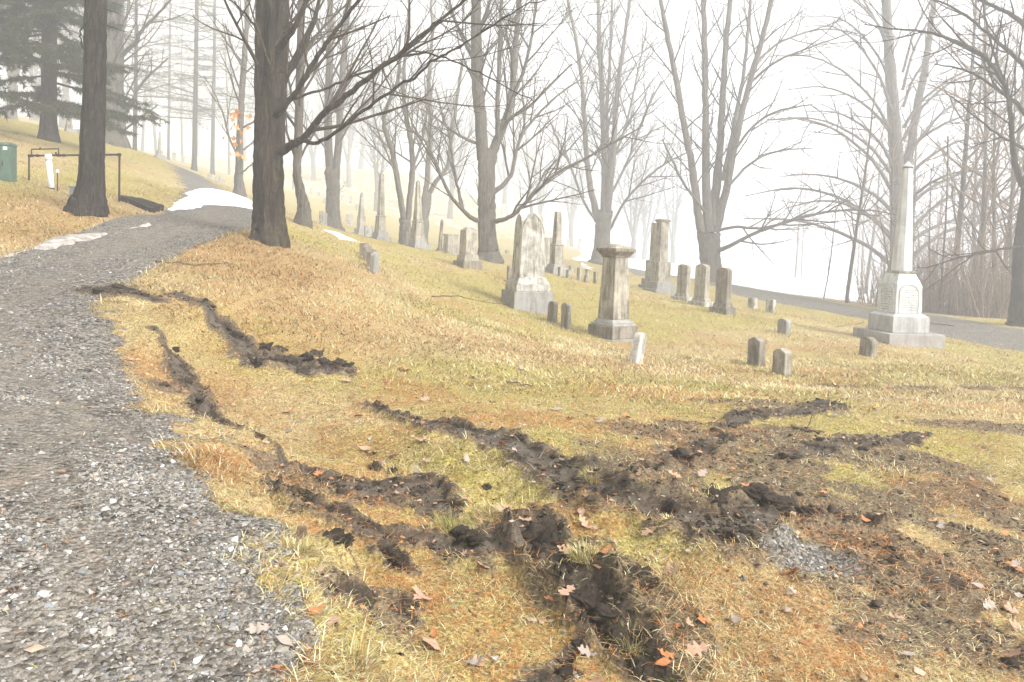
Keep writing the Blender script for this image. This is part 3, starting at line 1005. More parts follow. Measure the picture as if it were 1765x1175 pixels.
class Tubes:
    """collects tubes; those with equal ring counts are built together"""

    def __init__(s):
        s.V = []

    def add(s, pts, rad, sides=6):
        P = np.asarray(pts, float)
        R = np.asarray(rad, float)
        if R.ndim == 1:
            R = np.repeat(R[:, None], sides, 1)
        s.V.append((P, R, sides))

    def build(s, name, mat, parent=None, origin=(0, 0, 0), smooth=True):
        groups = {}
        for P, R, k in s.V:
            groups.setdefault((len(P), k), []).append((P, R))
        VV, FF, off = [], [], 0
        for (n, k), L in groups.items():
            P = np.stack([q[0] for q in L])
            R = np.stack([q[1] for q in L])
            m = len(L)
            T = np.gradient(P, axis=1)
            T /= np.linalg.norm(T, axis=2, keepdims=True) + 1e-12
            ref = np.eye(3)[np.argmin(np.abs(P[:, -1] - P[:, 0]), 1)][:, None]
            U = np.cross(T, ref)
            U /= np.linalg.norm(U, axis=2, keepdims=True) + 1e-12
            W = np.cross(T, U)
            a = np.arange(k) * (2 * math.pi / k)
            V = P[:, :, None] + R[..., None] * (np.cos(a)[None, None, :, None] * U[:, :, None] + np.sin(a)[None, None, :, None] * W[:, :, None])
            i = np.arange(n - 1)[:, None] * k
            j = np.arange(k)[None]
            j2 = (j + 1) % k
            Q = np.stack([i + j, i + j2, i + k + j2, i + k + j], -1).reshape(-1, 4)
            Q = (Q[None] + (np.arange(m) * n * k)[:, None, None]).reshape(-1, 4) + off
            VV.append(V.reshape(-1, 3))
            FF.append(Q)
            off += m * n * k
        V = np.concatenate(VV) - np.asarray(origin)
        return mesh_np(name, V, np.concatenate(FF), mat, parent=parent, smooth=smooth)


def tube_obj(name, pts, rad, mat, parent, origin, sides=10):
    t = Tubes()
    P = [tuple(p) for p in pts]
    if np.isscalar(rad):
        rad = [rad] * len(P)
    t.add([P[0]] + P + [P[-1]], [1e-4] + list(rad) + [1e-4], sides)
    return t.build(name, mat, parent, origin)


o = Vector((*xy(52, 310, 18), 0))
o.z = Hb(o.x, o.y)
pf = tag(empty('pipe_frame', o), 'dark iron pipe frame with a raised bypass loop on the left bank', 'pipe')
A, B = at(50, 268, 18), at(206, 268, 17.0)
B.z = A.z + .0
Al, Bl = Vector(A), Vector(B)
Al.z, Bl.z = Hb(A.x, A.y) - .1, Hb(B.x, B.y) - .1
tube_obj('rail', [A, B], .022, M_PIPE, pf, o)
tube_obj('leg', [A, Al], .02, M_PIPE, pf, o)
tube_obj('leg', [B, Bl], .022, M_PIPE, pf, o)
L1, L2 = A.lerp(B, .03), A.lerp(B, .34)
up = Vector((0, 0, .15))
tube_obj('bypass_leg', [L1, L1 + up], .014, M_PIPE, pf, o)
tube_obj('bypass_leg', [L2, L2 + up], .014, M_PIPE, pf, o)
tube_obj('bypass_rail', [L1 + up, L2 + up], .015, M_PIPE, pf, o)
for t_ in (.01, .03, .1, .34, .4, .995):
    q = A.lerp(B, t_)
    dq = (B - A).normalized() * .035
    tube_obj('fitting', [q - dq, q + dq], .034, M_PIPE, pf, o)
for t_ in (.13, .31):
    q = A.lerp(B, t_) + (up if t_ == .13 else Vector((0, 0, .03)))
    tube_obj('valve', [q - Vector((0, 0, .01)), q + Vector((0, 0, .045))], .018, M_PIPE, pf, o)

x, y = xy(90, 315, 17)
wp = tag(empty('standpipe', (x, y, Hb(x, y) - .1), 0, 0, math.radians(-6)), 'white capped plastic standpipe leaning beside the iron pipe frame', 'pipe')
tube_obj('pipe', [(0, 0, 0), (0, 0, .78)], .058, M_WHITE, wp, (0, 0, 0), 20)
tube_obj('cap', [(0, 0, .74), (0, 0, .86), (0, 0, .875)], [.07, .07, .055], M_WHITE, wp, (0, 0, 0), 20)
tube_obj('cap', [(0, 0, .04), (0, 0, .12)], .064, M_PIPE, wp, (0, 0, 0), 20)
x, y = xy(99, 315, 16.8)
sk = tag(empty('marker_stake', (x, y, Hb(x, y) - .1)), 'thin dark stake with a small white tag next to the standpipe', 'stake')
tube_obj('rod', [(0, 0, 0), (0, 0, .52)], .012, M_PIPE, sk, (0, 0, 0))
block(sk, 'tag', M_WHITE, .49, .57, (.06, .02), (.05, .02), .004)
x, y = xy(6, 310, 17)
cb = tag(empty('utility_cabinet', (x, y, Hb(x, y) - .1), math.radians(14)), 'green metal utility cabinet at the left of the pipe frame', 'cabinet')
block(cb, 'body', M_CAB, 0, .86, (.42, .34), (.42, .34), .015)
block(cb, 'lid', M_CAB, .862, .93, (.46, .38), (.42, .34), .015)
for ang in (-.11, .11):
    d_ = block(cb, 'door', M_CAB, .08, .80, (.19, .02), (.19, .02), .006)
    d_.location = (ang, -.176, 0)
    hn = block(d_, 'handle', M_PIPE, .40, .50, (.02, .03), (.02, .03), .003)
    hn.location = (-.06 if ang > 0 else .06, -.02, 0)
lbl = block(cb, 'notice_label', M_WHITE, .76, .83, (.08, .006), (.08, .006), 0)
lbl.location = (.1, -.19, 0)
x, y = xy(136, 322, 16.3)
gb = tag(empty('meter_box', (x, y, Hb(x, y) - .1), math.radians(20)), 'small grey meter box half hidden behind the leaning bank tree', 'box')
block(gb, 'body', M_BOXG, 0, .3, (.3, .26), (.32, .28), .01)
block(gb, 'lid', M_BOXG, .302, .34, (.36, .32), (.34, .30), .01)
for i in range(3):
    p0 = Vector((*xy(212 + i * 13, 345 - i * 1.0, 17.4 + i * .25), 0))
    p1 = Vector((*xy(262 + i * 7, 374 - i * 6, 16.6 + i * .3), 0))
    p0.z, p1.z = Hb(p0.x, p0.y) + .05, Hb(p1.x, p1.y) + .05
    d = p1 - p0
    bm = bmesh.new()
    add_frustum(bm, -.06, .08, (d.length * 1.05, .15), (d.length * 1.05, .15), bev=.012)
    tb = bm_obj('timber', bm, M_TIMBER)
    tb.location = (p0 + p1) / 2
    tb.rotation_euler = d.to_track_quat('X', 'Z').to_euler()
    tag(tb, ['black timber beam on the road side of the three laid down the bank', 'middle black timber beam of the three laid down the bank', 'black timber beam on the upper side of the three laid down the bank'][i], 'timber')

# ------------------------------------------------------------------ trees


def grow(R, p, d, L, r0, r1, n, wig, trop):
    pts, rad = [p], [r0]
    st = L / n
    for i in range(n):
        d = (d[0] + R.gauss(0, wig), d[1] + R.gauss(0, wig), d[2] + R.gauss(0, wig) + trop)
        m = math.sqrt(d[0] ** 2 + d[1] ** 2 + d[2] ** 2)
        d = (d[0] / m, d[1] / m, d[2] / m)
        p = (p[0] + d[0] * st, p[1] + d[1] * st, p[2] + d[2] * st)
        pts.append(p)
        rad.append(r0 + (r1 - r0) * (i + 1) / n)
    return pts, rad


def ramify(buf, R, pts, rad, lev, P, t0=.25):
    """side branches along a branch, and theirs in turn"""
    L = sum(math.dist(a, b) for a, b in zip(pts[:-1], pts[1:]))
    nseg = len(pts) - 1
    cnt = max(2, int(P['dens'][lev] * L + R.random()))
    az = R.uniform(0, 6.28)
    for c in range(cnt):
        t = t0 + (1 - t0) * (c + R.random()) / cnt
        f = t * nseg
        i = min(nseg - 1, int(f))
        f -= i
        a, b = pts[i], pts[i + 1]
        p = tuple(a[k] + f * (b[k] - a[k]) for k in range(3))
        tg = tuple(b[k] - a[k] for k in range(3))
        m = math.sqrt(sum(k * k for k in tg)) + 1e-9
        tg = tuple(k / m for k in tg)
        rp = rad[i] + f * (rad[i + 1] - rad[i])
        ax = (0, 0, 1) if abs(tg[2]) < .8 else (1, 0, 0)
        u = (tg[1] * ax[2] - tg[2] * ax[1], tg[2] * ax[0] - tg[0] * ax[2], tg[0] * ax[1] - tg[1] * ax[0])
        m = math.sqrt(sum(k * k for k in u)) + 1e-9
        u = tuple(k / m for k in u)
        w = (tg[1] * u[2] - tg[2] * u[1], tg[2] * u[0] - tg[0] * u[2], tg[0] * u[1] - tg[1] * u[0])
        az += 2.4 + R.uniform(-.5, .5)
        an = math.radians(R.gauss(P['ang'][lev], 9))
        ca, sa = math.cos(an), math.sin(an)
        d = tuple(tg[k] * ca + sa * (u[k] * math.cos(az) + w[k] * math.sin(az)) for k in range(3))
        l = min(P['lmax'][lev], L * P['lr'][lev] * (1.15 - .7 * t) * R.uniform(.6, 1.25))
        if l < .12:
            continue
        r0 = max(P['rmin'], min(rp * .65, l * .016 + .003))
        n = 5 if lev < 2 else 4
        q, rr = grow(R, p, d, l, r0, max(P['rmin'] * .6, r0 * .3), n, P['wig'], P['trop'][lev])
        buf.add(q, rr, 5 if lev == 0 else (4 if lev == 1 else 3))
        if lev + 1 < P['levels']:
            ramify(buf, R, q, rr, lev + 1, P, .2)


PD = dict(dens=(1.9, 2.6, 3.2), ang=(38, 36, 36), lr=(.5, .5, .45), lmax=(3.2, 1.6, .8), rmin=.0045, wig=.07, trop=(.05, .04, .03), levels=3)


def densify(P, R, n=4, j=0.0):
    """smooth curve through points with radius (Catmull-Rom)"""
    P = [np.array(p, float) for p in P]
    out = []
    for i in range(len(P) - 1):
        p0, p1, p2, p3 = P[max(0, i - 1)], P[i], P[i + 1], P[min(len(P) - 1, i + 2)]
        for k in range(n):
            t = k / n
            q = .5 * ((2 * p1) + (-p0 + p2) * t + (2 * p0 - 5 * p1 + 4 * p2 - p3) * t * t + (-p0 + 3 * p1 - 3 * p2 + p3) * t ** 3)
            if j:
                q[:3] += np.array([R.gauss(0, j) for _ in range(3)])
            out.append(q)
    out.append(P[-1])
    return out


def px_line(pix, d0, d1, s0=None):
    """photo-pixel polyline with widths -> 3-D points + radius; distance runs from d0 to d1"""
    out = []
    for i, (u, v, w) in enumerate(pix):
        d = d0 + (d1 - d0) * i / max(1, len(pix) - 1)
        p = at(u, v, d)
        out.append((p.x, p.y, p.z, w * d / F / 2))
    return out


def bark_tube(buf, pts, sides, R, rough=.05, flare=0.0, lobes=5, flute=.05):
    """trunk tube with ridges and root flare"""
    P = np.array([p[:3] for p in pts])
    r = np.array([p[3] for p in pts])
    h = P[:, 2] - P[0, 2] - (.35 if flare else 0)
    a = np.arange(sides) / sides * 2 * math.pi
    ph = R.uniform(0, 6)
    rr = r[:, None] * (1 + flare * np.exp(-np.maximum(h, 0) / .3)[:, None] * (1 + .55 * np.cos(a * lobes + ph))[None])
    rr = rr * (1 + flute * np.cos(a[None] * lobes + ph + .25 * np.sin(h * .9)[:, None]) + flute * .7 * np.cos(a[None] * 3 - ph + .4 * np.sin(h * .6)[:, None]))
    gx_, gy_ = np.meshgrid(a, h)
    nz = fbm(np.cos(gx_) * 3 + 10 + gy_ * .15, np.sin(gx_) * 3 + gy_ * 1.1, R.randint(0, 99), 3) - .5
    n2_ = fbm(np.cos(gx_) * 7 + 30, np.sin(gx_) * 7 + gy_ * .7, R.randint(0, 99), 2) - .5
    rr = rr * (1 + rough * 2 * nz + rough * 2 * n2_)
    buf.add(P, rr, sides)


def hero_tree(label, base, stems, limbs, mat, seed, P=None, flare=.35, sides=18, name='bare_tree', twig=None, stem_branch=True, group=None, ov=None, cat='tree', far=1.0):
    """base (u, v, d); stems and limbs: (pixel polyline with widths, d0, d1)"""
    R = random.Random(seed)
    P = dict(PD, **(P or {}))
    base = (base[0], base[1], base[2] * far)
    P['dens'] = tuple(q / far ** 1.25 for q in P['dens'])
    P['lmax'] = tuple(q * far ** .5 for q in P['lmax'])
    stems = [(q, a * far, b * far) for q, a, b in stems]
    limbs = [(q, a * far, b * far) for q, a, b in limbs]
    x, y = xy(*base)
    org = (x, y, Hb(x, y))
    t = tag(empty(name, org), label, cat, group)
    tb = Tubes()
    cr = Tubes()
    for k, (pix, d0, d1) in enumerate(stems):
        q = px_line(pix, d0, d1)
        if k == 0:
            q = [(q[0][0], q[0][1], org[2] - .35, q[0][3])] + q
        pts = densify(q, R, 7 if k == 0 else 5, .008 * d0 / 20)
        bark_tube(tb, pts, sides if k == 0 else max(8, sides - 6), R, .075, flare if k == 0 else 0)
        if stem_branch:
            n = len(pts)
            sel = pts[int(n * .35):] if k == 0 else pts[int(n * .15):]
            ramify(cr, R, [tuple(p[:3]) for p in sel], [p[3] * .55 for p in sel], 0, dict(P, **(ov or {})), .1)
    tb.build('trunk', mat, t, org)
    for pix, d0, d1 in limbs:
        q = px_line(pix, d0, d1)
        pts = densify(q, R, 5, .01)
        lb = Tubes()
        lb.add([p[:3] for p in pts], [p[3] for p in pts], 9)
        lb.build('limb', mat, t, org)
        ramify(cr, R, [tuple(p[:3]) for p in pts], [p[3] for p in pts], 0, P, .22)
    if cr.V:
        cr.build('crown', twig or M_TWIG, t, org)
    return t


# the big near maple on the bank
hero_tree('massive dark trunked maple on the road bank with long limbs reaching over the lawn', (465, 412, 14),
          [([(465, 412, 50), (464, 380, 50), (463, 330, 49), (463, 270, 49), (464, 220, 47), (466, 170, 46), (467, 130, 44)], 14, 14),
           ([(456, 240, 26), (453, 170, 25), (451, 90, 23), (452, 0, 22), (449, -90, 20), (440, -200, 15), (428, -330, 8)], 14.05, 13.4),
           ([(468, 260, 14), (468, 150, 12), (468, 60, 11), (470, -30, 10), (473, -140, 7), (470, -260, 4)], 13.85, 13.4),
           ([(478, 260, 24), (481, 170, 24), (485, 90, 23), (487, 0, 22), (494, -100, 19), (508, -220, 13), (530, -330, 7)], 14.1, 15.2)],
          [([(484, 262, 16), (505, 248, 14), (526, 236, 12), (553, 200, 11), (596, 166, 10), (651, 121, 8.5), (682, 98, 8), (733, 55, 6.5), (772, 23, 5.5), (820, -15, 4), (870, -60, 2.6)], 13.9, 12.2),
           ([(522, 240, 8), (537, 247, 7), (557, 241, 6.5), (584, 223, 6.2), (635, 184, 5.6), (690, 145, 5.2), (713, 135, 4.6), (752, 102, 4), (792, 80, 3.4), (850, 43, 2.8), (900, 12, 2.2), (960, -5, 1.6)], 13.7, 11.2),
           ([(474, 200, 13), (490, 182, 11), (510, 157, 9.5), (533, 121, 9), (557, 82, 8), (580, 51, 7), (612, 8, 6), (650, -40, 4.5), (690, -110, 3)], 13.8, 12.6),
           ([(478, 160, 12), (490, 138, 10), (517, 94, 9), (541, 35, 7.5), (551, -10, 6), (560, -90, 4)], 13.9, 14.8),
           ([(474, 95, 12), (490, 72, 10.5), (507, 48, 9.5), (529, -2, 8), (545, -60, 6), (570, -140, 4)], 14, 13.2),
           ([(503, 170, 5), (549, 157, 4.4), (596, 137, 4.2), (651, 117, 4), (690, 96, 3.6), (733, 60, 3), (790, 20, 2.2)], 13.6, 13.4),
           ([(682, 98, 4), (733, 92, 3.4), (792, 110, 2.8), (850, 137, 2.2), (920, 175, 1.5)], 12.9, 11.8),
           ([(446, 60, 5), (428, 30, 4), (408, 8, 3.4), (380, -12, 2.6), (340, -30, 1.8)], 13.9, 12.8)],
          M_BARK, 1, dict(rmin=.0035, lmax=(2.2, 1.1, .6), dens=(1.5, 2.2, 2.6)), flare=.24, sides=30)
hero_tree('slender crooked mossy tree just behind the massive maple', (522, 381, 19.2),
          [([(522, 381, 22), (524, 355, 19), (517, 325, 15), (512, 290, 14), (514, 230, 15), (517, 150, 14), (518, 60, 12), (522, -40, 10), (530, -150, 6)], 19.2, 19.2)],
          [([(515, 190, 5), (500, 150, 4), (492, 90, 3), (480, 30, 2)], 19, 18), ([(518, 120, 5), (535, 80, 4), (560, 40, 3), (575, -20, 2)], 19, 20)], M_BARK2, 2, dict(rmin=.005))
hero_tree('twin stemmed maple behind the thin tablets on the back lawn', (573, 398, 30.5),
          [([(573, 398, 28), (574, 370, 24), (574, 330, 23), (572, 295, 23)], 30.5, 30.5), ([(569, 310, 13), (566, 220, 13), (568, 120, 12), (570, 20, 10), (566, -80, 6)], 30.5, 30), ([(579, 310, 12), (584, 230, 12), (590, 140, 11), (597, 40, 9), (606, -60, 5)], 30.5, 31)],
          [([(566, 262, 4), (545, 235, 3.4), (520, 215, 2.8), (490, 190, 2)], 30, 28), ([(582, 250, 4), (610, 205, 3.4), (640, 170, 2.6), (665, 150, 1.8)], 30, 29)], M_BARK2, 3, dict(rmin=.006), far=1.2)
hero_tree('crooked multi stemmed tree beside the leaning grey obelisk', (700, 410, 33),
          [([(700, 410, 24), (699, 392, 20), (697, 378, 18)], 33, 33), ([(697, 385, 11), (691, 345, 10), (684, 300, 9.5), (676, 260, 9), (664, 225, 8), (662, 200, 7.5), (672, 172, 7), (686, 130, 5), (690, 60, 3.5)], 33, 32),
           ([(702, 385, 11), (707, 340, 10), (711, 290, 9.5), (708, 240, 9), (700, 200, 8), (696, 150, 7), (700, 80, 5), (705, 10, 3)], 33, 33.5)],
          [([(686, 315, 4), (670, 270, 3), (650, 220, 2.5), (640, 170, 1.8)], 32.5, 31), ([(711, 290, 5), (725, 250, 4), (735, 200, 3.4), (732, 130, 2.4)], 33, 34)], M_BARK2, 4, dict(rmin=.006), flare=.3, sides=12, far=1.15)
hero_tree('forked grey tree with two spreading stems behind the leaning obelisk', (727, 408, 37),
          [([(727, 408, 20), (730, 370, 19), (736, 335, 17)], 37, 37), ([(733, 345, 10), (738, 290, 9), (742, 220, 8.5), (740, 140, 7), (745, 50, 5), (742, -30, 3)], 37, 37), ([(737, 338, 9), (755, 308, 8), (772, 285, 7.5), (778, 240, 7), (788, 170, 5.5), (800, 90, 4)], 37, 36)],
          [], M_BARK2, 5, dict(rmin=.007), sides=12, far=1.3)
hero_tree('large bare maple standing behind the squat block monument', (840, 450, 27),
          [([(841, 451, 36), (840, 425, 31), (838, 390, 29), (838, 340, 30), (838, 290, 30), (838, 255, 30)], 27, 27),
           ([(833, 275, 20), (829, 210, 20), (824, 140, 19), (821, 60, 18), (822, -20, 16), (826, -120, 11), (830, -240, 5)], 27, 26.5), ([(846, 280, 17), (853, 250, 15), (866, 222, 14), (879, 180, 12), (886, 120, 11), (890, 50, 9), (897, -30, 7), (903, -130, 4)], 27, 28),
           ([(858, 238, 9), (857, 190, 8), (860, 130, 7.5), (862, 60, 7), (866, -20, 5), (872, -120, 3)], 27, 26)],
          [([(826, 380, 9), (812, 374, 8), (796, 360, 7), (772, 329, 6), (752, 282, 5), (733, 243, 4), (705, 217, 3), (690, 175, 2)], 26.9, 25), ([(797, 361, 6), (789, 325, 5), (781, 280, 4.5), (776, 240, 4), (764, 200, 3), (750, 150, 2)], 26.3, 26.8),
           ([(852, 381, 9), (866, 379, 8), (884, 370, 7), (905, 350, 6.4), (930, 325, 6), (960, 298, 5.4), (1005, 275, 4.5), (1060, 245, 3.6), (1110, 215, 2.2)], 26.8, 24.5), ([(905, 350, 4), (925, 322, 4), (945, 290, 3.6), (975, 262, 3), (1010, 225, 2)], 26.2, 27),
           ([(850, 330, 10), (868, 318, 8), (882, 298, 7), (888, 270, 6), (898, 235, 5.4), (920, 205, 4.5), (960, 165, 3.5), (1010, 130, 2)], 27, 28.5), ([(823, 247, 6), (800, 238, 5), (775, 222, 4), (750, 202, 3), (720, 185, 2)], 27, 25.5),
           ([(866, 222, 7), (884, 200, 6), (910, 185, 5), (945, 150, 4), (985, 110, 2.6)], 27, 26), ([(880, 170, 7), (900, 130, 6), (915, 70, 5), (925, 0, 3.6), (930, -70, 2)], 27.5, 28.5), ([(826, 120, 8), (800, 70, 6), (780, 20, 5), (765, -50, 3)], 27, 27.5), ([(822, 60, 8), (842, 10, 6), (850, -60, 4)], 27, 26)],
          M_BARK2, 6, dict(rmin=.0055, lmax=(2.8, 1.4, .7)), flare=.28, sides=22, far=1.075)
hero_tree('vase shaped bare maple beyond the capped column at the road edge', (1036, 453, 39),
          [([(1036, 454, 34), (1038, 425, 28), (1040, 390, 26), (1042, 365, 30)], 39, 39), ([(1030, 380, 13), (1020, 335, 11), (1011, 270, 9), (1006, 190, 8), (1000, 110, 6.5), (985, 30, 5), (965, -60, 3)], 39, 38),
           ([(1040, 375, 14), (1042, 310, 12), (1040, 230, 10), (1036, 140, 9), (1032, 40, 7), (1030, -70, 4)], 39, 40), ([(1046, 372, 13), (1053, 310, 12), (1058, 240, 10), (1064, 160, 8), (1074, 80, 6.5), (1088, -20, 4)], 39, 38.5), ([(1043, 365, 8), (1050, 290, 7), (1046, 190, 6), (1052, 90, 5), (1056, -30, 3)], 39, 41)],
          [([(1052, 395, 5), (1075, 350, 4.5), (1110, 310, 4), (1150, 280, 3.4), (1200, 255, 2)], 39, 37), ([(1030, 385, 5), (1005, 345, 4.5), (985, 290, 4), (962, 240, 3), (940, 190, 2)], 39, 38), ([(1056, 330, 5), (1085, 270, 4.5), (1110, 200, 4), (1140, 140, 2.6)], 39, 40), ([(1052, 290, 5), (1080, 210, 4), (1100, 120, 3), (1115, 50, 2)], 39, 40)],
          M_BARK2, 7, dict(rmin=.007, lmax=(3.2, 1.6, .8)), flare=.2, sides=16, far=1.28)
hero_tree('tall many stemmed bare maple behind the row of three tablets', (1226, 481, 34.5),
          [([(1227, 482, 42), (1225, 455, 36), (1223, 425, 36), (1222, 400, 40)], 34.5, 34.5), ([(1212, 410, 16), (1204, 375, 14), (1196, 310, 13), (1184, 240, 11), (1170, 165, 10), (1152, 70, 8), (1135, -20, 6), (1120, -110, 3)], 34.5, 33.5),
           ([(1222, 400, 20), (1218, 340, 16), (1216, 260, 13), (1216, 180, 11), (1215, 90, 10), (1212, 0, 8), (1206, -100, 5)], 34.5, 35), ([(1228, 390, 18), (1234, 320, 15), (1241, 250, 12), (1246, 150, 10), (1252, 60, 9), (1264, -40, 7), (1280, -140, 4)], 34.5, 36),
           ([(1233, 400, 15), (1250, 330, 13), (1264, 260, 12), (1285, 170, 10), (1310, 80, 9), (1330, 0, 7), (1350, -90, 4)], 34.5, 33.5), ([(1246, 310, 7), (1262, 230, 7), (1280, 140, 6), (1290, 50, 5.5), (1296, -40, 4)], 34.5, 35.5)],
          [([(1238, 432, 9), (1262, 422, 7), (1300, 402, 6), (1350, 384, 5.4), (1420, 366, 4.4), (1490, 362, 3), (1560, 372, 1.8)], 34.2, 31), ([(1234, 398, 6), (1270, 391, 5), (1310, 393, 4.6), (1360, 380, 4), (1410, 355, 3)], 34.4, 33), ([(1217, 367, 6), (1200, 345, 5), (1178, 315, 4.5), (1158, 275, 4), (1142, 240, 2.6)], 34.4, 33),
           ([(1262, 265, 5), (1300, 215, 4.2), (1345, 190, 3.6), (1400, 180, 2.2)], 34, 32.5), ([(1256, 320, 5), (1290, 285, 4.4), (1335, 262, 3.6), (1400, 255, 2)], 34, 35), ([(1296, 140, 5), (1340, 105, 4), (1400, 80, 3), (1470, 55, 1.8)], 34, 32.5), ([(1300, 110, 4.5), (1350, 70, 3.6), (1420, 50, 2.6), (1490, 60, 1.6)], 34, 35)],
          M_BARK2, 8, dict(rmin=.006, lmax=(2.6, 1.4, .7), dens=(1.6, 2.2, 2.6)), flare=.2, sides=20, far=1.16)
T8L = []
R8 = random.Random(88)
for i in range(26):
    t = i / 26
    v0 = 470 - 380 * t + R8.uniform(-14, 14)
    sd = -1 if i % 2 else 1
    L = R8.uniform(.75, 1.15) * (215 - 70 * t)
    rise = R8.uniform(60, 120) * (.8 + .9 * t)
    w = 8.5 - 4 * t
    droop = R8.uniform(-5, 30) * (1 - t)
    q = [(1548 + sd * 8, v0, w), (1548 + sd * L * .22, v0 - rise * .42, w * .8), (1548 + sd * L * .5, v0 - rise * .78, w * .62), (1548 + sd * L * .8, v0 - rise * .97 + droop * .3, w * .42), (1548 + sd * L * 1.15, v0 - rise + droop, w * .22)]
    T8L.append((q, 30.5, 30.5 + R8.uniform(-3.5, 3.5)))
hero_tree('broad bare maple with many arching branches behind the tall obelisk', (1548, 530, 30.5),
          [([(1549, 532, 32), (1549, 480, 25), (1548, 400, 24), (1546, 320, 23), (1543, 240, 21), (1537, 150, 18), (1531, 60, 15), (1525, -40, 14), (1520, -150, 8)], 30.5, 30.5), ([(1553, 330, 16), (1568, 260, 14), (1580, 190, 13), (1595, 110, 11), (1608, 20, 9), (1620, -80, 6)], 30.5, 31.5)],
          T8L, M_BARK2, 9, dict(rmin=.006, dens=(1.5, 2.1, 2.4), trop=(.0, .01, .02), lmax=(2.0, 1.1, .6)), flare=.25, sides=18, far=1.5)
hero_tree('dark rough barked tree at the right edge of the wood with branches over the road', (1757, 558, 25.0),
          [([(1757, 560, 32), (1756, 530, 27), (1758, 480, 24), (1760, 430, 22), (1766, 370, 21), (1776, 300, 20), (1780, 200, 18), (1786, 80, 15), (1790, -60, 11)], 25, 25)],
          [([(1768, 330, 11), (1752, 290, 10), (1746, 255, 9), (1742, 205, 8), (1738, 165, 7.5), (1722, 130, 7), (1690, 92, 6), (1650, 72, 5), (1600, 55, 4), (1545, 50, 3), (1490, 42, 1.8)], 24.5, 21), ([(1740, 180, 5), (1730, 140, 4.5), (1712, 90, 4), (1700, 40, 3.4), (1690, -20, 2)], 23, 23.5), ([(1776, 210, 9), (1755, 180, 7), (1735, 165, 6), (1700, 140, 4.5), (1660, 120, 3.4), (1610, 110, 2)], 24.5, 22),
           ([(1780, 140, 9), (1762, 110, 8), (1735, 85, 6.5), (1700, 55, 5), (1655, 20, 4), (1600, -5, 2.6)], 24.6, 22.5), ([(1784, 70, 9), (1762, 40, 8), (1730, 18, 6.5), (1690, 0, 5), (1640, -25, 3)], 24.6, 23.5), ([(1772, 260, 6), (1745, 245, 5), (1715, 228, 4), (1680, 200, 3), (1640, 165, 1.8)], 24.5, 23.5), ([(1761, 425, 6), (1735, 428, 4.6), (1700, 434, 4), (1650, 445, 3.2), (1595, 462, 2)], 24.8, 23)],
          M_BARK3, 10, dict(rmin=.005, dens=(1.8, 2.4, 2.8), lmax=(1.8, 1.0, .55)), flare=.25, sides=18, twig=M_BARK3, stem_branch=False)
# left bank trees
hero_tree('straight bare trunk leaning over the road on the left bank beside the pipe frame', (152, 361, 14.3),
          [([(151, 362, 50), (155, 335, 43), (158, 290, 38), (160, 230, 37), (162, 150, 35), (164, 70, 34), (166, -20, 32), (168, -130, 26), (170, -260, 14)], 14.3, 14.0)],
          [([(148, 92, 3.4), (140, 70, 3), (139, 52, 2.6), (150, 38, 2.2), (158, 25, 1.6)], 14.1, 13.6), ([(176, 40, 2.4), (190, 45, 1.8), (215, 54, 1)], 14, 13.4), ([(178, 12, 2.2), (195, 20, 1.6), (205, 22, .9)], 14, 13.6)], M_BARK4, 11, dict(rmin=.003, lmax=(.5, .25, .1), dens=(1, 1, 1), levels=2), flare=.3, sides=24, stem_branch=False)
hero_tree('thick pale trunked tree high on the left bank behind the leaning trunk', (189, 246, 36),
          [([(189, 248, 34), (188, 215, 25), (186, 150, 23), (187, 60, 22), (189, -40, 19), (192, -160, 12)], 36, 36)], [([(180, 120, 6), (160, 85, 5), (140, 60, 4), (110, 50, 2)], 36, 35), ([(196, 80, 6), (215, 40, 5), (225, -20, 3)], 36, 37)], M_BARK2, 12, dict(rmin=.007))
hero_tree('tall trunk with a crooked upswept limb at the top of the left bank', (207, 262, 38),
          [([(208, 264, 24), (206, 225, 20), (204, 150, 18), (204, 60, 16), (208, -40, 13), (212, -150, 7)], 38, 38)],
          [([(206, 100, 9), (220, 85, 8), (236, 72, 7), (240, 58, 6), (258, 38, 5), (285, 10, 4), (310, -20, 3)], 38, 36), ([(210, 215, 6), (225, 180, 5.4), (240, 150, 4.6), (262, 125, 3.8), (290, 100, 2.4)], 38, 37), ([(212, 225, 4), (240, 205, 3.4), (272, 180, 2)], 38, 37)], M_BARK2, 13, dict(rmin=.007, dens=(1.3, 1.8, 2.0)))
sap = hero_tree('young tree holding a few orange leaves beyond the snowy road crest', (413, 331, 33),
          [([(413, 332, 17), (412, 290, 13), (414, 220, 11), (418, 140, 10), (424, 60, 8), (428, -30, 6), (434, -120, 3)], 33, 33)],
          [([(412, 275, 4), (395, 235, 3.4), (385, 200, 3), (370, 160, 2), (350, 130, 1.4)], 33, 32), ([(413, 262, 4), (430, 250, 3), (448, 232, 2)], 33, 34), ([(411, 300, 3), (432, 285, 2.4), (450, 262, 1.6)], 33, 32), ([(420, 120, 4), (400, 80, 3), (388, 40, 2)], 33, 32)], M_BARK2, 14, dict(rmin=.005, dens=(1.4, 2, 2.4)), sides=12)


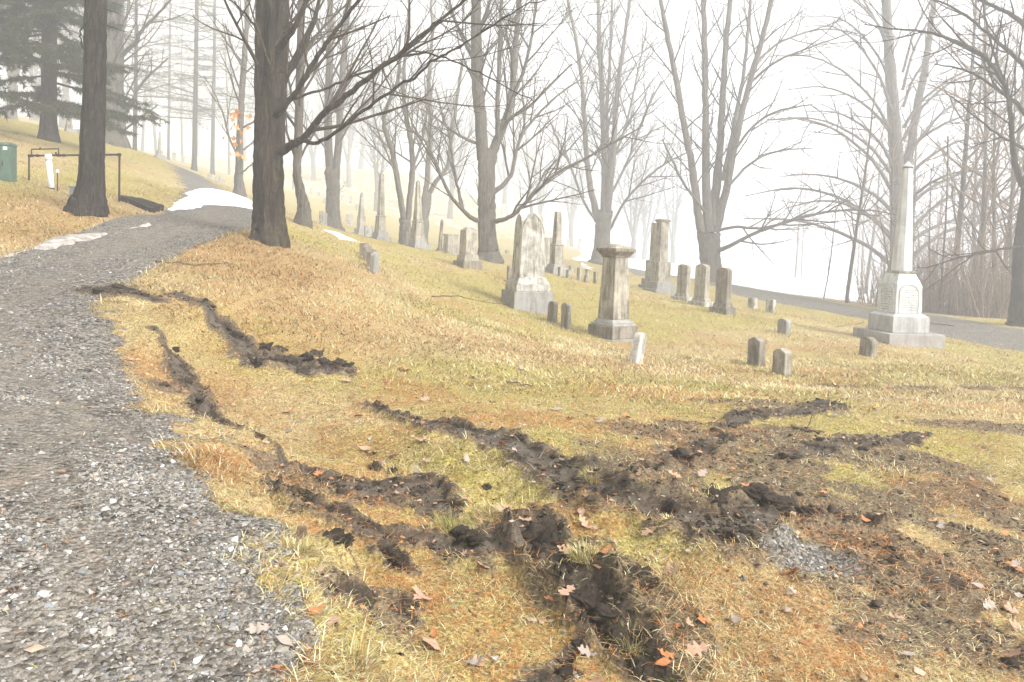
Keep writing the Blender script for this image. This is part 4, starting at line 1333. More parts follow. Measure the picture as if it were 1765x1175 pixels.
def leaf_mesh(name, kind, seed):
    """lobed leaf, slightly curled, unit length"""
    R = random.Random(seed)
    half = []
    if kind == 'oak':
        half = [(0, 0), (.03, .02), (.03, .14), (.16, .2), (.20, .27), (.10, .33), (.12, .40), (.30, .48), (.31, .56), (.14, .58), (.15, .66), (.26, .74), (.24, .82), (.10, .84), (.06, .95), (0, 1.0)]
    elif kind == 'maple':
        half = [(0, 0), (.02, .03), (.02, .2), (.25, .10), (.30, .2), (.22, .30), (.46, .42), (.42, .50), (.48, .62), (.22, .58), (.16, .66), (.2, .82), (.08, .86), (0, 1.0)]
    else:
        half = [(0, 0), (.02, .02), (.03, .12), (.16, .25), (.24, .45), (.22, .62), (.12, .82), (0, 1.0)]
    c1, c2, tw = R.uniform(-.5, .9), R.uniform(.1, .9), R.uniform(-.3, .3)

    def bend(x, y):
        z = c1 * (y - .5) ** 2 + c2 * x * x * 1.6 + tw * x * (y - .5) + .03 * math.sin(13 * y + seed)
        return (x, y - .5, z)
    bm = bmesh.new()
    mid = [bm.verts.new(bend(0, y)) for x, y in half]
    rs = [None if x == 0 else bm.verts.new(bend(x * R.uniform(.9, 1.1), y)) for x, y in half]
    ls = [None if x == 0 else bm.verts.new(bend(-x * R.uniform(.85, 1.1), y)) for x, y in half]
    for side, flip in ((rs, 0), (ls, 1)):
        for i in range(len(half) - 1):
            f = [mid[i], side[i], side[i + 1], mid[i + 1]]
            f = [q for q in f if q]
            if len(f) >= 3:
                bm.faces.new(f[::-1] if flip else f)
    bmesh.ops.recalc_face_normals(bm, faces=bm.faces)
    me = bpy.data.meshes.new(name)
    bm.to_mesh(me)
    bm.free()
    for p in me.polygons:
        p.use_smooth = True
    return me


lm_aut = leaf_mesh('orange_leaf', 'maple', 5)
lm_aut.materials.append(M_AUT)
Rl = random.Random(9)
for i in range(22):
    u, v = 408 + Rl.gauss(0, 9), 240 + Rl.uniform(-55, 32)
    p = at(u, v, 32.6 + Rl.uniform(-.4, .4))
    lo = bpy.data.objects.new('orange_leaf', lm_aut)
    C.objects.link(lo)
    lo.parent = sap
    lo.location = p - sap.location
    lo.scale = (.27, .27, .2)
    lo.rotation_euler = (Rl.uniform(1.2, 2.2), Rl.uniform(-.6, .6), Rl.uniform(0, 6.28))


# conifers
def conifer(label, u, v, d, h, dbh, z0, spread, seed, droop, dens, mat=M_BARK4, dark=True, name='spruce_tree', needle=.22, nper=1.0, root=None):
    R = random.Random(seed)
    x, y = xy(u, v, d)
    org = (x, y, Hb(x, y))
    t = tag(empty(name, org), label, 'tree')
    tb, br = Tubes(), Tubes()
    pts = densify([(x, y, org[2] - .3, dbh / 2), (x, y, org[2] + 1.0, dbh * .46), (x + .03, y, org[2] + h * .4, dbh * .36), (x, y, org[2] + h * .75, dbh * .2), (x, y, org[2] + h, .03)], R, 8)
    bark_tube(tb, pts, 16, R, .05, .25)
    tb.build('trunk', mat, t, org)
    SV, SD = [], []
    z = z0
    while z < h - .3:
        f = (z - z0) / (h - z0)
        nb = R.randint(2, 4)
        for _ in range(nb):
            a = R.uniform(0, 6.28)
            L = spread * (1 - .75 * f) * R.uniform(.55, 1.1)
            q, rr = grow(R, (x, y, org[2] + z + R.uniform(-.2, .2)), (math.cos(a), math.sin(a), droop + R.uniform(-.08, .12)), L, .02 + .007 * L, .006, 7, .045, .02 if droop < 0 else .01)
            br.add(q, rr, 4)
            for k in range(2, 8):
                m = max(2, int(3 * nper * R.uniform(.6, 1.4)))
                for _ in range(m):
                    b = a + R.choice((-1, 1)) * R.uniform(.5, 1.2)
                    l2 = L * .28 * R.uniform(.5, 1.1) * (1.2 - k / 10)
                    f2 = R.random()
                    p0 = tuple(q[k - 1][c] + f2 * (q[k][c] - q[k - 1][c]) for c in range(3))
                    q2, r2 = grow(R, p0, (math.cos(b), math.sin(b), droop * .6 + R.uniform(-.15, .1)), l2, .007, .003, 4, .07, -.03 if dark else .03)
                    if k % 2 or not dark:
                        br.add(q2, r2, 3)
                    ns = max(3, int(l2 * dens))
                    for s_ in range(ns):
                        g = R.random() * 3.999
                        j = int(g)
                        g -= j
                        SV.append([q2[j][c] + g * (q2[j + 1][c] - q2[j][c]) for c in range(3)])
                        SD.append([q2[j + 1][c] - q2[j][c] for c in range(3)])
        z += R.uniform(.25, .5) * (1.0 if dark else 1.7)
    cr = br.build('branches', M_TWIG, t, org)
    S, D = np.array(SV), np.array(SD)
    g = np.random.default_rng(seed)
    D /= np.linalg.norm(D, axis=1, keepdims=True) + 1e-9
    N = len(S)
    out = D * .55 + g.normal(0, .5, (N, 3))
    out[:, 2] -= .25 if dark else -.15
    out /= np.linalg.norm(out, axis=1, keepdims=True)
    side = np.cross(out, g.normal(0, 1, (N, 3)))
    side /= np.linalg.norm(side, axis=1, keepdims=True)
    Ln = needle * g.uniform(.6, 1.3, (N, 1))
    wd = .016 if dark else .009
    V = np.stack([S - side * wd, S + side * wd, S + out * Ln], 1).reshape(-1, 3) - np.array(org)
    base = np.array((.030, .042, .020)) if dark else np.array((.055, .075, .038))
    col = base * g.uniform(.6, 1.5, (N, 1)) + g.uniform(0, .012, (N, 1)) * np.array((1.3, .8, .2))
    mesh_np('crown', V, np.arange(3 * N).reshape(-1, 3), M_SPRUCE, {'col': np.repeat(col, 3, 0)}, parent=t)
    return t


conifer('dark spruce with drooping needle boughs on the left bank', 84, 242, 27, 17, .55, 1.3, 4.0, 31, -.24, 105, needle=.2, nper=1.7)
conifer('nearer spruce whose boughs hang in from the left above the bank', -52, 330, 24, 15, .5, 1.6, 4.4, 32, -.27, 105, needle=.19, nper=1.7)
for k, (u, v, d, h, z0, lab) in enumerate(((335, 292, 60, 26, 4, 'misty pine with level branches at the centre of the upper hillside'), (366, 297, 74, 28, 5.5, 'fainter pine close right of the misty pine on the hillside'), (232, 285, 52, 20, 4, 'slim pine where the upper road bends away'),
                                            (290, 280, 82, 26, 5, 'ghostly pine beyond the bend of the upper road'), (440, 330, 74, 26, 6, 'ghostly pine behind the massive maple trunk'))):
    conifer(lab, u, v, d, h, .42 if k < 2 else .3, z0, 4.6, 40 + k, .05, 26, dark=False, name='pine_tree', needle=.22, nper=.7)


# procedural bare trees for the mist and the wood
def wild_tree(seed, h, dbh, form):
    R = random.Random(seed)
    tb, cr = Tubes(), Tubes()
    P = dict(PD, rmin=.009, dens=(1.3, 1.7, 2.0), lmax=(3.0, 1.5, .7), levels=3 if form != 'sapling' else 2)
    lean = (R.uniform(-.06, .06), R.uniform(-.06, .06))
    if form == 'vase':
        hf = h * R.uniform(.12, .18)
        pts = densify([(0, 0, -.4, dbh * .6), (0, 0, .3, dbh * .52), (lean[0] * hf, lean[1] * hf, hf, dbh * .48)], R, 6)
        bark_tube(tb, pts, 12, R, .05, .2)
        ns = R.randint(4, 6)
        for k in range(ns):
            a = k * 6.28 / ns + R.uniform(-.4, .4)
            sp = R.uniform(.12, .42)
            q, rr = grow(R, (pts[-1][0], pts[-1][1], hf - .25), (math.cos(a) * sp, math.sin(a) * sp, 1), (h - hf) * R.uniform(.75, 1.05), dbh * .26, .02, 12, .035, .03)
            tb.add(q, rr, 7)
            ramify(cr, R, q, rr, 0, P, .12)
    else:
        n = 12
        q, rr = grow(R, (0, 0, -.3), (lean[0], lean[1], 1), h, dbh / 2, .02, n, .02, .03)
        tb.add(q, rr, 9)
        P['ang'] = (48, 40, 36)
        P['lr'] = (.28, .5, .45)
        P['dens'] = (1.5, 1.6, 1.8)
        ramify(cr, R, q, rr, 0, P, .22 if form == 'forest' else .15)
    return tb, cr


PROTO = {}
for nm, sd, h, dbh, form in (('va', 101, 17, .6, 'vase'), ('vb', 102, 15, .5, 'vase'), ('vc', 103, 18, .7, 'vase'), ('fa', 111, 17, .28, 'forest'), ('fb', 112, 15, .22, 'forest'), ('fc', 113, 19, .34, 'forest'), ('fd', 114, 12, .15, 'forest'), ('sa', 121, 6, .07, 'sapling'), ('sb', 122, 4.5, .06, 'sapling')):
    tb, cr = wild_tree(sd, h, dbh, form)
    a = tb.build('trunk', M_BARK2)
    b = cr.build('crown', M_TWIG if form == 'vase' else M_BRUSH)
    PROTO[nm] = (a, b)


def plant(nm, x, y, label, group, s=1.0, rz=0.0, name='bare_tree', cat='tree', tilt=(0, 0)):
    t = tag(empty(name, (x, y, Hb(x, y) - .05), rz, tilt[0], tilt[1]), label, cat, group)
    t.scale = (s, s, s)
    for src in PROTO[nm]:
        c = src.copy()
        C.objects.link(c)
        c.parent = t
    return t


Rw = random.Random(77)
for u, v, d, nm, s in ((600, 372, 82, 'va', 1), (648, 388, 62, 'vb', 1), (775, 390, 70, 'va', .95), (868, 385, 88, 'vc', 1), (920, 395, 62, 'fc', 1.1), (930, 390, 86, 'vb', 1.1), (985, 400, 80, 'va', 1), (1090, 440, 60, 'vb', .95), (1110, 430, 72, 'va', 1), (1160, 445, 66, 'vc', .8),
                       (540, 350, 84, 'vc', .9), (505, 338, 78, 'fc', .9), (470, 325, 75, 'vb', 1), (395, 312, 60, 'fb', 1.1), (270, 275, 74, 'fc', 1.1), (315, 280, 72, 'fa', 1.1), (245, 270, 70, 'fc', 1.0), (740, 385, 95, 'vb', 1.2), (1045, 420, 100, 'vc', 1.1), (830, 380, 110, 'va', 1.3), (620, 370, 100, 'vc', 1.2), (150, 225, 52, 'fc', 1.1), (20, 215, 48, 'vb', 1.1), (110, 220, 60, 'vc', 1.1), (60, 222, 66, 'va', 1.1), (1010, 405, 120, 'va', 1.2), (890, 378, 125, 'vb', 1.3), (560, 345, 110, 'vb', 1.4), (420, 310, 95, 'vc', 1.2), (340, 285, 105, 'va', 1.2)):
    d, s = d * (1.5 if d > 50 else 1.2), s * 1.25
    x, y = xy(u, v, d)
    fk = 'faded spreading bare tree' if nm[0] == 'v' else 'faded straight stemmed bare tree'
    fw = 'on the high bank at the left' if u < 200 else ('on the hillside above the gravel road' if u < 560 else ('in the mist behind the obelisks' if u < 830 else 'in the mist beyond the lawn and road'))
    plant(nm, x, y, fk + ' ' + fw, fk + 's ' + fw, s, Rw.uniform(0, 6.28))
wood = []
gw = np.random.default_rng(79)
wy = 30 + 62 * gw.random(4000) ** 1.25
wu = 1345 + 520 * gw.random(4000) ** .75
wx = (wu - 860) * wy / F
ok = poly_sd(wx, wy, ROAD_R) < -1.2
ok &= (np.max([poly_sd(wx * f, wy * f, ROAD_R) for f in (.9, .85, .8, .7)], 0) > 0) | (wy > 48)
for x, y, u in zip(wx[ok].tolist(), wy[ok].tolist(), wu[ok].tolist()):
    if len(wood) >= 90:
        break
    if u < 1480 and Rw.random() < .62:
        continue
    if any(math.hypot(x - a, y - b) < .9 for a, b in wood):
        continue
    wood.append((x, y))
    nm = Rw.choice(('fa', 'fb', 'fc', 'fd', 'fd', 'fb', 'sa', 'sb', 'sa') if u > 1530 or y > 55 else ('fd', 'fb', 'sa', 'sb'))
    if nm[0] == 's':
        plant(nm, x, y, 'thin bare sapling in the wood beyond the dirt road', 'saplings in the wood beyond the dirt road', Rw.uniform(.8, 1.3), Rw.uniform(0, 6.28), 'bare_sapling', 'sapling', (Rw.uniform(-.2, .2), Rw.uniform(-.2, .2)))
    else:
        wk = {'fa': 'straight medium stemmed bare tree', 'fb': 'slim bare tree', 'fc': 'tall stout stemmed bare tree', 'fd': 'short thin stemmed bare tree'}[nm]
        wd_ = 'close to the dirt road edge in the wood' if y < 42 - .35 * (x - 16) else 'deeper in the wood beyond the dirt road'
        plant(nm, x, y, wk + ' ' + wd_, wk + 's ' + wd_, Rw.uniform(.8, 1.2), Rw.uniform(0, 6.28), tilt=(Rw.uniform(-.06, .06), Rw.uniform(-.06, .06)))
for a, b in PROTO.values():
    bpy.data.objects.remove(a)
    bpy.data.objects.remove(b)
# brush: thin stems in the wood, one mass
bt = Tubes()
gb_ = np.random.default_rng(78)
by = gb_.uniform(28, 72, 9000)
bx = (1440 + 430 * gb_.random(9000) ** .6 - 860) * by / F
ok = poly_sd(bx, by, ROAD_R) < -1.6
ok &= np.max([poly_sd(bx * f, by * f, ROAD_R) for f in (.9, .85, .8, .7)], 0) > 0
bx, by = bx[ok][:1400], by[ok][:1400]
for x, y, z in zip(bx, by, base_h(bx, by)):
    L = Rw.uniform(.8, 4.4)
    q, rr = grow(Rw, (x, y, z - .1), (Rw.gauss(0, .22), Rw.gauss(0, .22), 1), L, .006 + .005 * L, .004, 4, .08, .0)
    bt.add(q, rr, 3)
    for k in range(1, 4):
        for _ in range(2):
            q2, r2 = grow(Rw, q[k], (Rw.gauss(0, 1), Rw.gauss(0, 1), .9), L * .28 * Rw.random() + .15, .007, .003, 2, .1, .02)
            bt.add(q2, r2, 3)
bo = bt.build('brushwood', M_BRUSH)
bo['kind'] = 'stuff'
tag(bo, 'tangled brown brushwood filling the wood beyond the dirt road', 'brush')
#@@PART3
# ------------------------------------------------------------------ snow lying on the ground
def snow(label, poly, thick, step, seed, ragged=.35, mat=None):
    P = np.array(poly)
    lo, hi = P.min(0) - .4, P.max(0) + .4
    xs, ys = np.arange(lo[0], hi[0], step), np.arange(lo[1], hi[1], step)
    X, Y = np.meshgrid(xs, ys)
    n = (fbm(X * .9, Y * .9, seed, 4) - .5) * ragged * 2 + (fbm(X * 4, Y * 4, seed + 5, 2) - .5) * ragged * .6
    sd = poly_sd(X, Y, P) + n
    Z = surface(X, Y)[0] + thick * sstep(-.04, .5, sd) * (.7 + .6 * fbm(X * 1.3, Y * 1.3, seed + 9)) + .03 * sstep(-.03, .05, sd) - .03 * (sd < 0)
    idx = np.arange(X.size).reshape(X.shape)
    q = np.stack([idx[:-1, :-1], idx[:-1, 1:], idx[1:, 1:], idx[1:, :-1]], -1).reshape(-1, 4)
    keep = sd.ravel()[q].max(1) > 0
    q = q[keep]
    lab = np.arange(X.size)
    while True:                                     # which pieces hang together
        m = lab[q].min(1)
        new = lab.copy()
        np.minimum.at(new, q.ravel(), np.repeat(m, 4))
        if (new == lab).all():
            break
        lab = new
    ids, cnt = np.unique(lab[q[:, 0]], return_counts=True)
    ids = [i for i, c in sorted(zip(ids, cnt), key=lambda t: -t[1]) if c > 14]
    for i in ids:
        qq = q[lab[q[:, 0]] == i]
        used, inv = np.unique(qq, return_inverse=True)
        V = np.stack([X, Y, Z], -1).reshape(-1, 3)[used]
        o = mesh_np('snow_patch', V, inv.reshape(-1, 4), mat or M_SNOW, smooth=True)
        tag(o, label, 'snow', 'pieces of the same melting snow' if len(ids) > 1 else None)


snow('broad bank of old white snow across the crest of the gravel road', [xy(274, 384, 16.5), xy(303, 362, 19.3), xy(318, 346, 23.5), xy(345, 332, 27), xy(395, 327, 29), xy(450, 330, 28), xy(455, 350, 23), xy(395, 351, 22.3), xy(345, 357, 20.8), xy(312, 372, 18.2)], .16, .09, 5, .25)
strip = [(286, 379), (240, 390), (190, 399), (150, 406), (100, 414), (50, 429), (0, 442), (0, 446), (60, 431), (110, 417), (160, 409), (215, 398), (270, 385)]
snow('thin dirty strip of melting snow along the foot of the left bank', [ground(u, v) for u, v in strip], .02, .04, 8, .34, mat_plain('snow_dirty', (0.13, 0.105, 0.08), (0.52, 0.49, 0.45), 7, .85, .4))
snow('small tongue of snow below the bank by the tight row of headstones', [xy(552, 402, 24.5), xy(575, 403, 25), xy(607, 416, 23.5), xy(600, 424, 21.5), xy(588, 430, 20.3), xy(575, 424, 21)], .05, .06, 12, .3)
snow('snow patch on the lawn beyond the double row of small markers', [xy(975, 440, 62), xy(1000, 428, 80), xy(1060, 430, 80), xy(1080, 440, 66), xy(1030, 446, 60)], .06, .25, 15, .6)

# ------------------------------------------------------------------ ground cover
def scatter(bands, seed):
    """random ground points with a density per distance band: (d0, d1, per square metre)"""
    g = np.random.default_rng(seed)
    X, Y = [], []
    for d0, d1, dens in bands:
        w0 = .74
        n = int(dens * (d1 - d0) * 2 * (w0 * d1 + .6))
        y = g.uniform(d0, d1, n)
        x = g.uniform(-1, 1, n) * (w0 * d1 + .6)
        k = np.abs(x) < w0 * y + .6
        X.append(x[k])
        Y.append(y[k])
    return np.concatenate(X), np.concatenate(Y), g


def blade_mesh(name, X, Y, Z, g, L, W, tilt, col, mat, segs, label, cat, bias=None):
    N = len(X)
    az = g.uniform(0, 2 * math.pi, N)
    if bias is not None:
        az = bias + g.normal(0, .9, N)
    d = np.stack([np.cos(az), np.sin(az)], -1)
    sx = np.stack([-np.sin(az), np.cos(az), np.zeros(N)], -1)
    P0 = np.stack([X, Y, Z - .004], -1)
    s, c = np.sin(tilt), np.cos(tilt)
    hw = (W / 2)[:, None]
    if segs == 2:
        t2 = np.minimum(tilt + g.uniform(.1, .6, N), 1.75)
        m = P0 + np.c_[d * (s * L * .55)[:, None], c * L * .55]
        e = m + np.c_[d * (np.sin(t2) * L * .45)[:, None], np.cos(t2) * L * .45]
        V = np.stack([P0 - sx * hw, P0 + sx * hw, m + sx * hw * .8, m - sx * hw * .8, e], 1).reshape(-1, 3)
        b = np.arange(N)[:, None] * 5
        Fc = np.concatenate([b + np.array([[0, 1, 2]]), b + np.array([[0, 2, 3]]), b + np.array([[3, 2, 4]])])
        k = 5
    else:
        e = P0 + np.c_[d * (s * L)[:, None], c * L]
        V = np.stack([P0 - sx * hw, P0 + sx * hw, e], 1).reshape(-1, 3)
        Fc = np.arange(3 * N).reshape(-1, 3)
        k = 3
    o = mesh_np(name, V, Fc, mat, {'col': np.repeat(col, k, 0)}, tag_kind='stuff')
    return tag(o, label, cat)


STRAW = np.array([(.65, .55, .31), (.56, .45, .22), (.44, .34, .15), (.62, .54, .33), (.72, .65, .43), (.28, .20, .09)])
GREEN = np.array([(.38, .36, .10), (.29, .29, .08), (.50, .45, .16), (.45, .42, .17)])
RUST = np.array([(.48, .23, .075), (.38, .16, .05), (.55, .33, .14), (.24, .12, .05)])


def grass_cols(X, Y, mb, g):
    N = len(X)
    c = STRAW[g.integers(0, len(STRAW), N)]
    pg = np.clip(.07 + .24 * mb[:, 1] + .22 * sstep(.62, .8, fbm(X * 1.7, Y * 1.7, 301, 3)), 0, .6)
    k = g.random(N) < pg
    c[k] = GREEN[g.integers(0, len(GREEN), k.sum())]
    pr = np.clip(.10 + .60 * mb[:, 0], 0, .75)
    k = g.random(N) < pr
    c[k] = RUST[g.integers(0, len(RUST), k.sum())]
    return np.clip(c * g.uniform(.5, 1.18, (N, 1)), 0, .85)


def grass(bands, seed, l0, l1, w0, w1, segs, label, name):
    X, Y, g = scatter(bands, seed)
    Z, ma, mb, rl, rr = surface(X, Y)
    clump = fbm(X * 3.2, Y * 3.2, 303, 3)
    keep = (1 - .55 * sstep(.2, .45, ma[:, 1]) - .40 * sstep(.45, .8, ma[:, 1])) * (1 - .985 * sstep(.42, .95, ma[:, 0])) * (1 - mb[:, 2]) * sstep(.25, .5, clump + .08)
    k = g.random(len(X)) < keep
    X, Y, Z, mb, ma, clump = X[k], Y[k], Z[k], mb[k], ma[k], clump[k]
    N = len(X)
    tall = sstep(.55, .75, fbm(X * 1.1, Y * 1.1, 307, 3)) * sstep(7.5, 5, Y)
    edge = sstep(.02, .3, ma[:, 0]) * sstep(.7, .3, ma[:, 0])
    L = g.uniform(l0, l1, N) * (1 + .7 * tall + .6 * edge)
    W = g.uniform(w0, w1, N)
    tilt = np.clip(g.normal(1.22, .26, N) - .35 * tall * g.random(N), .2, 1.52)
    bias = fbm(X * .8, Y * .8, 311, 2) * 9.0
    bias = np.where(g.random(N) < .55, bias, g.uniform(0, 6.28, N))
    return blade_mesh(name, X, Y, Z, g, L, W, tilt, grass_cols(X, Y, mb, g), M_GRASS, segs, label, 'grass', bias)


grass([(2.0, 4.6, 7200), (4.6, 8.2, 3000)], 401, .03, .075, .0022, .0045, 2, 'matted straw coloured dead grass round the torn ruts', 'grass')
grass([(8.2, 14, 1100), (14, 25, 300), (25, 42, 70)], 402, .06, .11, .008, .014, 1, 'short dead yellow grass on the cemetery lawn and banks', 'grass')
# longer grass left standing round the feet of the stones
g = np.random.default_rng(451)
X, Y = [], []
for bx_, by_ in BASES:
    if by_ < 34:
        n = int(520 * min(1.0, 15 / by_))
        an, ra = g.uniform(0, 6.28, n), g.uniform(.12, .85, n)
        X.append(bx_ + np.cos(an) * ra)
        Y.append(by_ + np.sin(an) * ra)
X, Y = np.concatenate(X), np.concatenate(Y)
Z, ma, mb, rl, rr = surface(X, Y)
N = len(X)
blade_mesh('grass', X, Y, Z, g, g.uniform(.05, .13, N), g.uniform(.006, .011, N), np.clip(g.normal(.8, .35, N), .1, 1.4), grass_cols(X, Y, mb, g), M_GRASS, 1, 'longer dry grass standing round the feet of the gravestones', 'grass')
# pine needles
X, Y, g = scatter([(2.0, 4.8, 3800), (4.8, 9, 1500), (9, 16, 350)], 411)
Z, ma, mb, rl, rr = surface(X, Y)
k = g.random(len(X)) < np.clip(.10 + .95 * mb[:, 0] + .35 * sstep(.5, .7, fbm(X * 2.7, Y * 2.7, 415, 3)), 0, 1) * (1 - .7 * ma[:, 1]) * (1 - .93 * ma[:, 0])
X, Y, Z = X[k], Y[k], Z[k] + .006
N = len(X)
col = np.array([(.52, .21, .06), (.42, .15, .04), (.58, .30, .11), (.34, .17, .08)])[g.integers(0, 4, N)] * g.uniform(.7, 1.2, (N, 1))
blade_mesh('pine_needles', X, Y, Z + g.uniform(0, .012, N), g, g.uniform(.06, .11, N), g.uniform(.002, .0038, N) * (1 + .12 * np.maximum(0, Y - 4)), np.clip(g.normal(1.47, .1, N), 1.2, 1.62), col, M_NEEDLE, 1, 'drifts of fallen orange pine needles over grass and mud', 'needles')


# crushed stone on the road
def pebbles(name, X, Y, Z, g, r, col, mat, label, cat, squash=(.45, .9), sink=.25):
    N = len(X)
    base = np.array([(1, 0, 0), (-1, 0, 0), (0, 1, 0), (0, -1, 0), (0, 0, 1), (0, 0, -1)], float)
    V = base[None] + g.normal(0, .22, (N, 6, 3))
    V[:, :, 0] *= g.uniform(.7, 1.5, (N, 1))
    V[:, :, 2] *= g.uniform(*squash, (N, 1))
    a = g.uniform(0, 6.28, (N, 1))
    t = g.normal(0, .35, (N, 1))
    x, y, z = V[..., 0], V[..., 1], V[..., 2]
    y, z = y * np.cos(t) - z * np.sin(t), y * np.sin(t) + z * np.cos(t)
    x, y = x * np.cos(a) - y * np.sin(a), x * np.sin(a) + y * np.cos(a)
    V = np.stack([x, y, z], -1) * r[:, None, None]
    V += np.stack([X, Y, Z + r * sink], -1)[:, None]
    f = np.array([(0, 2, 4), (2, 1, 4), (1, 3, 4), (3, 0, 4), (2, 0, 5), (1, 2, 5), (3, 1, 5), (0, 3, 5)])
    Fc = (np.arange(N)[:, None, None] * 6 + f[None]).reshape(-1, 3)
    o = mesh_np(name, V.reshape(-1, 3), Fc, mat, {'col': np.repeat(col, 6, 0)}, tag_kind='stuff')
    return tag(o, label, cat)


X, Y, g = scatter([(2.0, 4.2, 9500), (4.2, 6.5, 5200), (6.5, 11, 1500)], 421)
Z, ma, mb, rl, rr = surface(X, Y)
dist = fbm(X * 1.1, Y * 1.1, 423, 3)
patch = blobs(X, Y, [(*ground(1385, 958), .36, .22, 1)], 425)
trk = np.clip(sstep(.36, .56, dist + .12 * sstep(5, 3, Y)), .22, 1)
k = g.random(len(X)) < np.maximum(sstep(.08, .8, rl + .5 * (fbm(X * 6, Y * 6, 427) - .5)) * trk * (1 - .8 * mb[:, 2]) * (.35 + .65 * sstep(.3, .6, fbm(X * 3.1, Y * 3.1, 429, 3))), np.maximum(.75 * patch, .012))
X, Y, Z = X[k], Y[k], Z[k]
N = len(X)
GR = np.array([(.20, .178, .145), (.26, .236, .198), (.15, .131, .105), (.34, .318, .28), (.20, .198, .192), (.28, .245, .20), (.11, .098, .085), (.46, .445, .42)])
col = GR[g.choice(8, N, p=(.2, .18, .16, .12, .12, .12, .07, .03))] * g.uniform(.65, 1.5, (N, 1)) * np.array((1.0, 1.02, 1.06))
r = np.clip(np.exp(g.normal(math.log(.0056), .5, N)), .003, .022) * np.where(Y > 6, 1.35, 1)
pebbles('gravel', X, Y, Z, g, r, col, M_GRAVEL, 'loose grey crushed stone spread over the gravel road', 'gravel', (.4, .8), .1)

# crumbs of torn soil
X, Y, g = scatter([(2.0, 5, 1700), (5, 9, 600), (9, 13, 80)], 431)
Z, ma, mb, rl, rr = surface(X, Y)
k = g.random(len(X)) < np.clip(sstep(.15, .7, ma[:, 1]) * .6 + .015, 0, 1) * (1 - .8 * rl)
X, Y, Z = X[k], Y[k], Z[k]
N = len(X)
col = np.array((.06, .046, .033)) * g.uniform(.35, 2.2, (N, 1))
r = np.clip(np.exp(g.normal(math.log(.0055), .5, N)), .003, .017)
pebbles('mud_crumbs', X, Y, Z, g, r, col, M_CRUMB, 'crumbs of dark torn soil along the ruts', 'soil', (.6, 1.0), .35)

# rounder lumps of soil along the ruts, too many to count
bmi = bmesh.new()
bmesh.ops.create_icosphere(bmi, subdivisions=2, radius=1.0)
IV = np.array([v.co[:] for v in bmi.verts])
IF = np.array([[v.index for v in f.verts] for f in bmi.faces])
bmi.free()
X, Y, g = scatter([(2.2, 5, 700), (5, 9.5, 330), (9.5, 13, 60)], 435)
Z, ma, mb, rl, rr = surface(X, Y)
k = g.random(len(X)) < sstep(.4, .85, ma[:, 1]) * sstep(.42, .62, fbm(X * 5.5, Y * 5.5, 437, 3)) * (1 - rl) * .9
X, Y, Z = X[k][::2], Y[k][::2], Z[k][::2]
N = len(X)
r = np.clip(np.exp(g.normal(math.log(.013), .5, N)), .006, .036)
sd_ = g.uniform(0, 90, (N, 1))
nz = (vn(IV[None, :, 0] * 1.7 + sd_, IV[None, :, 1] * 1.7 + IV[None, :, 2] * 1.3 + sd_, 5) - .5) * 1.3 + (vn(IV[None, :, 0] * 4.3 + sd_, IV[None, :, 1] * 4.3 + IV[None, :, 2] * 3.7, 6) - .5) * 1.0
V = IV[None] * (1 + nz)[..., None] * (r[:, None, None] * np.stack([g.uniform(.8, 1.5, N), g.uniform(.8, 1.2, N), g.uniform(.5, .9, N)], -1)[:, None])
V += np.stack([X, Y, Z + r * .2], -1)[:, None]
col = np.array((.055, .042, .030)) * g.uniform(.45, 1.8, (N, 1))
o = mesh_np('mud_lumps', V.reshape(-1, 3), (np.arange(N)[:, None, None] * len(IV) + IF[None]).reshape(-1, 3), M_CRUMB, {'col': np.repeat(col, len(IV), 0)}, smooth=True, tag_kind='stuff')
tag(o, 'rough lumps of dark torn soil heaped along the ruts', 'soil')

# leaf scraps too small to count
X, Y, g = scatter([(2.2, 8, 34), (8, 18, 10), (18, 34, 1)], 441)
Z, ma, mb, rl, rr = surface(X, Y)
k = (rl < .5) | (g.random(len(X)) < .25)
X, Y, Z = X[k], Y[k], Z[k]
N = len(X)
col = np.array([(.46, .31, .21), (.38, .19, .09), (.38, .29, .21), (.20, .11, .06), (.42, .25, .15)])[g.integers(0, 5, N)] * g.uniform(.7, 1.15, (N, 1))
r = g.uniform(.007, .022, N)
pebbles('leaf_litter', X, Y, Z + .01, g, r, col, M_NEEDLE, 'scraps of broken brown leaves strewn over the lawn', 'leaves', (.08, .3), .3)

